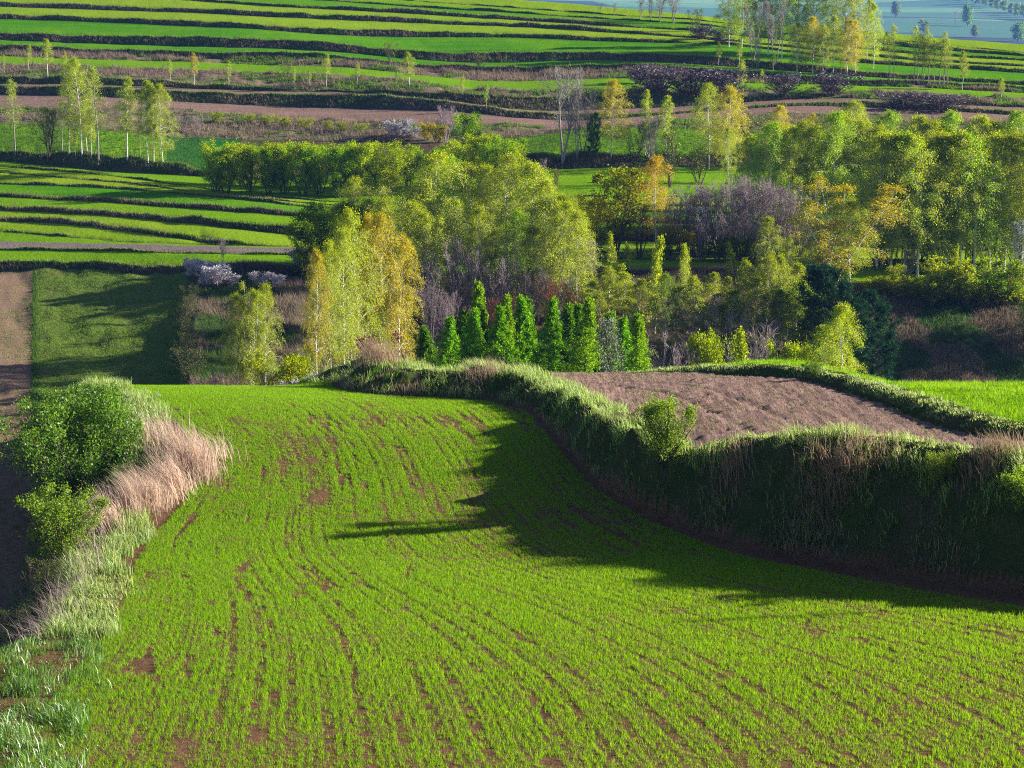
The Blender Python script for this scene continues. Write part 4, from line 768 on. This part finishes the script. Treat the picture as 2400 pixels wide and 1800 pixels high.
def bounds(y, L):
    out = 0; w = 0
    for k in np.linspace(-2, 2, 9):
        g = math.exp(-k * k / 2); out = out + g * np.interp(y + k * 2.2, [a for a, _ in L], [b for _, b in L]); w += g
    return out / w
def lean_of(n, wind=(-.12, -.05), sp=.3):
    a = rng.normal(size=(n, 2)) * sp + np.array(wind); return a
def field_crop():
    nrow = 165; step = .055
    ys = np.arange(36.5, 93, step); K, Y = np.meshgrid(np.arange(nrow) + .5, ys); K, Y = K.ravel(), Y.ravel()
    Y = Y + rng.uniform(-.03, .03, len(Y))
    u = K / nrow
    wob = .10 * (fbm(K * .07, Y * .22, 81, 2) - .5) * 2
    lo, hi = bounds(Y, LR), bounds(Y, RR); w = (hi - lo) / nrow
    spread = np.where(rng.uniform(size=len(Y)) < np.interp(Y, [36, 46, 60, 66, 90], [.7, .62, .55, .22, .2]), .5, .15)
    X = lo + (hi - lo) * u + wob + rng.normal(size=len(Y)) * spread * w * .55
    keep = np.abs(X) < Y * .245 + 2.0
    X, Y, K, u = X[keep], Y[keep], K[keep], u[keep]
    z, zone, q = near(X, Y)
    kk = np.floor(K); gap = ((kk % 4) == 0) * sst((fbm(kk * .31, Y * .10, 87, 2) - .30) / .2) * np.interp(Y, [40, 50, 60, 66, 90], [.72, .85, .85, .97, .95]) * np.where(X < -7.5, .5, 1)
    n1 = fbm(K * .45, Y * .16, 82, 3) * .75 + .25 * vnoise(K * .8, Y * 1.6, 86); n2 = fbm(X * .28, Y * .28, 83, 3); n3 = vnoise(K * 1.0, Y * 2.2, 84)
    bare = sst((n1 + .5 * (n2 - .5) - np.interp(Y, [40, 56, 62, 68, 90], [.72, .70, .67, .63, .64])) / .06)
    for px, py, rx, ry, a in ((752, 1165, .55, 1.6, 1.2), (700, 1060, .5, 2.2, .8), (735, 1095, .5, 1.6, .8), (575, 1330, .22, 1.6, 1.2), (530, 1490, .16, 1.4, 1.0), (350, 1350, .35, .9, 1.), (640, 1010, .8, 2.2, .5), (900, 985, .9, 2.5, .6), (560, 1000, .6, 1.6, .6), (1130, 1140, .7, 2., .5), (950, 1420, .15, 1.5, .8), (1900, 1480, .3, 1.0, .8), (1580, 1440, .5, .6, .6), (960, 1340, .14, 1.6, .9), (700, 1400, .15, 2.0, .9)):
        x0, y0 = hit(px, py, _zl); d = ((X - x0) / rx) ** 2 + ((Y - y0) / ry) ** 2; bare = np.maximum(bare, a * np.exp(-d) * (1.0 + .6 * (n3 - .5)))
    bare = np.maximum(bare, gap)
    ok = (zone == 0) & (rng.uniform(size=len(X)) > bare * .92) & (q['df'] < -.25)
    X, Y, z = X[ok], Y[ok], z[ok]
    nb = 10; n = len(X) * nb
    P = np.repeat(np.stack([X, Y, z - .015], 1), nb, 0); P[:, :2] += rng.normal(size=(n, 2)) * .034
    vig = np.repeat(.75 + .6 * fbm(X * .2, Y * .2, 85, 2), nb)
    L = rng.uniform(.055, .115, n) * vig * np.interp(P[:, 1], [40, 58, 66], [1.25, 1.1, .95]); Wd = rng.uniform(.009, .016, n) * (1 + .004 * (P[:, 1] - 40))
    mb = MB(); blades(mb, P, lean_of(n), L, Wd, 0, 1)
    tag(mb.build('crop', GM['crop']), 'short bright green cereal growing in drilled rows', 'crop', kind='stuff')
def scatter(n, x0, x1, y0, y1):
    X = rng.uniform(x0, x1, n); Y = rng.uniform(y0, y1, n); k = np.abs(X) < Y * .245 + 2.0
    X, Y = X[k], Y[k]; z, zone, q = near(X, Y); return X, Y, z, zone, q
def grass_near():
    # bank, ridge and rough edge
    X, Y, z, zone, q = scatter(620000, -12, 24, 50, 98)
    ntop = fbm(X * .6, Y * .6, 91, 3); r = rng.uniform(size=len(X))
    bank = (zone == 1) | ((zone == 2) & (q['dt'] < .95 + .5 * (ntop - .5))) 
    top = bank & (q['t'] > .66)
    face = bank & ~top & (q['bump'] < .2)
    top |= (q['bump'] > .2)
    mb = MB()
    def go(sel, dens, L, Wd, m, wind, sp, seg=2, dz=.03):
        s = sel & (rng.uniform(size=len(X)) < dens); n = s.sum(); P = np.stack([X[s], Y[s], z[s] - dz], 1)
        q2 = np.clip((fbm(X[s] * 1.3, Y[s] * 1.3, 97, 2) - .28) / .44, 0, 1); sw = fbm(X[s] * .5, Y[s] * .5, 98, 2) - .5
        ln = lean_of(n, wind, sp); ln[:, 0] += 1.1 * sw; ln[:, 1] += .5 * (q2 - .5)
        blades(mb, P, ln, rng.uniform(*L, n) * (.35 + 1.15 * q2), rng.uniform(*Wd, n), m, seg)
    cl = fbm(X * 1.7, Y * 1.7, 96, 3); lit = .55 + .9 * np.clip((cl - .3) * 2.2, 0, 1)
    go(top & (q['dt'] < .8) & (cl > .33), .85, (.16, .40), (.012, .022), 0, (-.38, -.30), .34)  # paler blades on the crest paint in its sunlit edge
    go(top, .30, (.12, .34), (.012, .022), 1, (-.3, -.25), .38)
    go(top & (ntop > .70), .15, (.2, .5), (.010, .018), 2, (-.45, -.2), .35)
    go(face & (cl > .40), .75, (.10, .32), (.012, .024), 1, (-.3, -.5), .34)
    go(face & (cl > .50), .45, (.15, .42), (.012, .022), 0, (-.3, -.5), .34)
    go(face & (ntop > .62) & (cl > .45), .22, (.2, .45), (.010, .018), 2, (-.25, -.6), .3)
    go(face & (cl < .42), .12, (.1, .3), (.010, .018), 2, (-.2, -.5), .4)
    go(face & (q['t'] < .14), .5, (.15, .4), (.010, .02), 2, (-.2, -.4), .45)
    ridge = zone == 3
    go(ridge & (q['dr'] > .15), .75, (.06, .15), (.014, .024), 0, (-.25, -.15), .3)
    go(ridge, .25, (.06, .15), (.014, .022), 1, (-.2, -.2), .3)
    # overhanging dry tussock on the bank top
    n = 1100; cx, cy = rng.normal(9.4, .75, n), rng.normal(60.6, .55, n); zz, _, qq = near(cx, cy); P = np.stack([cx, cy, zz + .08], 1)
    ln = np.stack([rng.normal(-.35, .18, n), rng.normal(-.72, .15, n)], 1); blades(mb, P, ln, rng.uniform(.5, 1.15, n), rng.uniform(.010, .018, n), 2, 2)
    for cx0, cy0, k in ((13.4, 57.8, 420), (6.6, 63.0, 200), (-5.4, 86.5, 500), (-1.0, 81.6, 260)):
        cx, cy = rng.normal(cx0, .45, k), rng.normal(cy0, .4, k); zz = near(cx, cy)[0]; tall = 1.7 if cy0 > 85 else 1
        blades(mb, np.stack([cx, cy, zz], 1), np.stack([rng.normal(-.3, .2, k), rng.normal(-.1 if tall > 1 else -.4, .2, k)], 1), rng.uniform(.5, .9, k) * tall, rng.uniform(.012, .02, k), 2, 2)
    tag(mb.build('bank_grass', [GM['pale'], GM['green'], GM['dry'], GM['grey']]), 'long tufted grass coloured sunlit along the bank top and shaded down its face', 'grass', kind='stuff')
    # green field beyond the ridge
    mb = MB(); X, Y, z, zone, q = scatter(150000, 8, 26, 56, 92); ntop = fbm(X * .6, Y * .6, 91, 3)
    go(zone == 4, 1.0, (.10, .2), (.012, .022), 0, (-.1, -.1), .3, 1)
    tag(mb.build('meadow_grass', GM['crop']), 'short bright grass of the field beyond the low ridge', 'grass', kind='stuff')
    # rough edge on the left
    mb = MB(); X, Y, z, zone, q = scatter(330000, -24, -7, 36, 92); ntop = fbm(X * .8, Y * .8, 92, 3)
    e = (zone == 6) | ((zone == 0) & (q['dl'] > -1.5 - 1.2 * (ntop - .4)) ) | ((zone == 0) & (Y < 49.5) & (X < -7.6 - 2.0 * (ntop - .5) - .16 * (Y - 36)))
    corner = e & (Y < 49.5)
    go(corner, .55, (.16, .34), (.014, .026), 0, (-.1, -.1), .42)
    go(corner & (ntop > .52), .5, (.2, .42), (.014, .024), 1, (-.1, -.1), .42)
    go(e & (Y >= 49.5), .6, (.18, .42), (.012, .024), 2, (-.25, -.1), .35)
    go(e & (Y >= 49.5), .35, (.15, .35), (.012, .022), 1, (-.2, -.1), .35)
    lowbank = (zone == 5) & (q['dl'] < 3.0) | ((zone == 6) & (q['dl'] > .6))
    go(lowbank, .35, (.2, .5), (.012, .022), 1, (-.3, -.2), .35)
    go(lowbank & (ntop > .5), .25, (.3, .7), (.010, .018), 3, (-.4, -.2), .35)
    tag(mb.build('verge_grass', [GM['sheen'], GM['green'], GM['pale'], GM['grey']]), 'rough shiny grass along the verge of the crop', 'grass', kind='stuff')
    # tall straw
    mb = MB()
    def straw(cx, cy, sx, sy, n, L, wind, sp, m, wd=(.012, .022)):
        x, y = rng.normal(cx, sx, n), rng.normal(cy, sy, n); zz, zo, qq = near(x, y)
        w2 = fbm(x * 1.2, y * 1.2, 99, 2) - .5; v2 = fbm(x * 2.2, y * 2.2, 100, 2); k2 = v2 > .36
        x, y, zz, w2, v2 = x[k2], y[k2], zz[k2], w2[k2], v2[k2]; n = len(x)
        g2 = rng.uniform(size=n) < (.14 if m == 0 else 1.)
        for mm, q in ((0, ~g2), (1, g2)):
            if q.sum(): blades(mb, np.stack([x, y, zz - .03], 1)[q], np.stack([rng.normal(wind[0], sp, n) + 1.0 * w2, rng.normal(wind[1], sp, n)], 1)[q], (rng.uniform(*L, n) * (.55 + .8 * v2))[q], rng.uniform(*wd, n)[q], mm, 2)
    for cx, cy, n, k in ((-12.6, 63.6, 700, .9), (-12.1, 64.8, 1000, 1.0), (-11.5, 65.8, 1100, 1.05), (-11.0, 67.2, 1100, 1.05), (-10.5, 68.6, 1000, 1.1), (-10.25, 70.0, 800, 1.1), (-11.3, 70.6, 550, 1.0), (-12.2, 72.6, 300, .9)):
        straw(cx, cy, .42, .5, n, (.5 * k, 1.3 * k), (-.40, .02), .19, 0)
    tag(mb.build('dry_straw', [GM['reed'], GM['grey']]), 'tall blond dry grass leaning beside the big rounded bush', 'dry grass', kind='stuff')
    mb = MB()
    for cx, cy, n in ((-12.2, 60.6, 200), (-12.0, 57.6, 220), (-11.9, 55, 240), (-11.8, 52.6, 300), (-11.7, 50.8, 330), (-13.6, 58.2, 160), (-13.3, 61.5, 160)):
        straw(cx, cy, .42, .6, n, (.4, 1.1), (-.45, .05), .28, 1, (.010, .018))
    tag(mb.build('grey_straw', [GM['reed'], GM['grey']]), 'thin greyish dry stalks leaning over the dark bank edge', 'dry grass', kind='stuff')
    # weeds on the ploughed field
    mb = MB(); X, Y, z, zone, q = scatter(60000, -4, 18, 58, 92); ntop = fbm(X * .5, Y * .9, 95, 3)
    go((zone == 2) & (ntop > .56), .3, (.05, .12), (.02, .035), 0, (-.1, -.1), .4, 1, .0)
    tag(mb.build('weeds', GM['weed']), 'sparse small weeds scattered over the ploughed field', 'weeds', kind='stuff')

def strip_pts(i, n, lo=0., hi=1., p0=-90, p1=2490):
    rows = [r + 1 for r, (k, _) in enumerate(HK) if k == i]; r0, r1 = rows[0] - 1, rows[-1]
    f = r0 + (r1 - r0) * rng.uniform(lo, hi, n); c = np.interp(rng.uniform(p0, p1, n), COLS, np.arange(len(COLS)))
    ri, ci = np.minimum(f.astype(int), r1 - 1), c.astype(int); a, b = f - ri, c - ci
    g = lambda A: (A[ri, ci] * (1 - b) + A[ri, ci + 1] * b) * (1 - a) + (A[ri + 1, ci] * (1 - b) + A[ri + 1, ci + 1] * b) * a
    th = np.abs(HP[r1, ci] - HP[r0, ci])
    return np.stack([g(HX), g(HD), g(HZ)], 1), th, f
def grass_hill():
    mb = MB(); nb = 4
    def tuft(P, L, Wd, m, wind=(-.15, -.2), sp=.35):
        n = len(P) * nb
        if not n: return
        Q = np.repeat(P, nb, 0); Q[:, :2] += rng.normal(size=(n, 2)) * .10; Q[:, 2] -= .04
        blades(mb, Q, lean_of(n, wind, sp), rng.uniform(*L, n), rng.uniform(*Wd, n), m, 1)
    for i, (k, s, _) in enumerate(LINES):
        if k in ('bank', 'dbank'):
            big = 1.4 if k == 'dbank' else 1
            P, th, _ = strip_pts(i, int(2600 * big)); v = rng.uniform(size=len(P)) < np.clip(th / 5, 0, 1); P = P[v]; n2 = fbm(P[:, 0] * .18, P[:, 1] * .1, 101, 3)
            sc = np.clip(th[v] / 9, .5, 1.15)[:, None]
            a = rng.uniform(size=len(P)) < np.clip((n2 - .42) * 5, .15, .85)
            g = th[v] > 7
            for q, l in ((g, 1.0), (~g, .5)): tuft(P[~a & q], (.2 * l, .5 * l), (.05, .10), 0); tuft(P[a & q], (.2 * l, .55 * l), (.05, .10), 2)
            P, th, _ = strip_pts(i, 1500, .9, 1.0); v = rng.uniform(size=len(P)) < np.clip(th / 4, 0, 1); tuft(P[v & (th > 7)], (.2, .42), (.05, .10), 1); tuft(P[v & (th <= 7)], (.1, .24), (.05, .10), 1)  # paler tufts along the upper edge carry sunlit tips in their colour
        elif k == 'scrub':
            P, th, _ = strip_pts(i, 9000); v = rng.uniform(size=len(P)) < np.clip(th / 6, 0, 1); P = P[v]; n2 = fbm(P[:, 0] * .12, P[:, 1] * .2, 103, 3); n3 = fbm(P[:, 0] * .3, P[:, 1] * .3, 104, 2)
            P = P[n3 > .40]; n2 = n2[n3 > .40]
            tuft(P[n2 > .45], (.3, .8), (.05, .11), 2); tuft(P[n2 <= .5], (.2, .55), (.05, .11), 0); tuft(P[(n2 < .42)], (.2, .5), (.05, .10), 1)
        elif k == 'floor':
            P, th, _ = strip_pts(i, 9000, 0, 1, 440, 760); n2 = fbm(P[:, 0] * .3, P[:, 1] * .3, 105, 3); tuft(P[n2 > .44], (.25, .7), (.03, .06), 2); tuft(P[n2 < .46], (.2, .5), (.03, .06), 0)
            P, th, _ = strip_pts(i, 14000, 0, 1, 1880, 2480); n2 = fbm(P[:, 0] * .25, P[:, 1] * .25, 105, 3); tuft(P[n2 > .57], (.25, .6), (.03, .06), 2); tuft(P[n2 < .57], (.2, .5), (.03, .06), 0)
            P, th, _ = strip_pts(i, 12000, 0, 1, 740, 1900); n2 = fbm(P[:, 0] * .25, P[:, 1] * .25, 106, 3); tuft(P[n2 > .48], (.25, .7), (.03, .06), 2); tuft(P[n2 < .5], (.2, .5), (.03, .06), 0)
            P, th, _ = strip_pts(i, 16000, 0, 1, 84, 440); tuft(P, (.06, .16), (.03, .06), 1); tuft(P[::3], (.06, .2), (.03, .06), 0)
            P, th, _ = strip_pts(i, 2600, 0, 1, -90, 82); n2 = fbm(P[:, 0] * .3, P[:, 1] * .3, 107, 3); tuft(P[n2 > .5], (.06, .18), (.04, .08), 1)
            P, th, _ = strip_pts(i, 900, 0, .97, 78, 86); tuft(P, (.15, .4), (.04, .08), 0)
    P, th, _ = strip_pts(21, 5000, 0, 1, 1150, 1800); tuft(P, (.2, .4), (.04, .08), 3)
    P, th, _ = strip_pts(21, 5000, 0, 1, -60, 480); tuft(P, (.15, .35), (.04, .08), 3)
    P, th, _ = strip_pts(1, 3000, 0, 1, 440, 760); tuft(P, (.3, .8), (.03, .06), 2)
    P, th, _ = strip_pts(1, 6000, 0, 1, 1380, 1800); tuft(P, (.3, .8), (.03, .06), 2)
    for p0, p1, a, b in ((1440, 1780, .72, .98),):
        P, th, _ = strip_pts(0, 9000, a, b, p0, p1); tuft(P, (.4, .9), (.03, .06), 4)
    tag(mb.build('terrace_grass', [GM['hgreen'], GM['hpale'], GM['hdry'], GM['hgreen'], GM['dry']]), 'tufted green and straw coloured grass on the terrace banks', 'grass', kind='stuff')
SUN_E, SKY_E, EXPO, HAZE, DENOISE = 5.0, .065, 1.6, .00010, False
build_near(); build_hill(); build_far(); make_protos(); place_all(); field_crop(); grass_near(); grass_hill()
# ------------------------------------------------------------------ camera, sun, sky
cam = bpy.data.cameras.new('camera'); co = bpy.data.objects.new('camera', cam); C.objects.link(co)
cam.sensor_width = 36; cam.lens = 36 * F / 2400; cam.clip_end = 12000; cam.clip_start = .5
co.rotation_euler = (math.pi / 2 - PITCH, 0, 0); S.camera = co
sd = bpy.data.lights.new('sun', 'SUN'); sd.energy = SUN_E; sd.angle = R(.5); sd.color = (1, .93, .80)
so = bpy.data.objects.new('sun', sd); C.objects.link(so)
from mathutils import Vector
dv = Vector((math.cos(SUN_EL) * math.cos(SUN_AZ), math.cos(SUN_EL) * math.sin(SUN_AZ), math.sin(SUN_EL)))
so.rotation_euler = dv.to_track_quat('Z', 'Y').to_euler(); so.location = dv * 60
W = bpy.data.worlds.new('World'); S.world = W; W.use_nodes = True
nt = W.node_tree; bg = nt.nodes['Background']
sk = nt.nodes.new('ShaderNodeTexSky'); sk.sky_type = 'NISHITA'; sk.sun_disc = False
sk.air_density = .5; sk.dust_density = .4; sk.sun_elevation = SUN_EL; sk.sun_rotation = math.pi / 2 - SUN_AZ
nt.links.new(sk.outputs[0], bg.inputs[0]); bg.inputs[1].default_value = SKY_E
S.view_settings.view_transform = 'Standard'; S.view_settings.look = 'None'; S.view_settings.gamma = 1; S.view_settings.exposure = EXPO
S.view_settings.use_curve_mapping = False
cy = S.cycles
cy.filter_width = 1.1
cy.max_bounces = 7; cy.diffuse_bounces = 3; cy.glossy_bounces = 1; cy.transmission_bounces = 4; cy.transparent_max_bounces = 4; cy.volume_bounces = 0
cy.use_denoising = DENOISE
try: cy.denoiser = 'OPENIMAGEDENOISE'
except Exception: pass
if HAZE > 0:
    hb = MB(); x0, x1, y0, y1, z0, z1 = -2400, 3400, -60, 6500, -260, 360
    hb.add([(x0, y0, z0), (x1, y0, z0), (x1, y1, z0), (x0, y1, z0), (x0, y0, z1), (x1, y0, z1), (x1, y1, z1), (x0, y1, z1)],
           [(0, 3, 2, 1), (4, 5, 6, 7), (0, 1, 5, 4), (1, 2, 6, 5), (2, 3, 7, 6), (3, 0, 4, 7)])
    hm = bpy.data.materials.new('haze'); hm.use_nodes = True; ht = hm.node_tree; ht.nodes.clear()
    ho = ht.nodes.new('ShaderNodeOutputMaterial'); pv = ht.nodes.new('ShaderNodeVolumePrincipled')
    pv.inputs['Color'].default_value = (.16, .35, 1, 1); pv.inputs['Density'].default_value = HAZE; pv.inputs['Anisotropy'].default_value = .0
    ht.links.new(pv.outputs[0], ho.inputs['Volume'])
    tag(hb.build('haze', hm), 'thin pale blue haze over the valley and hills', 'haze', kind='stuff')
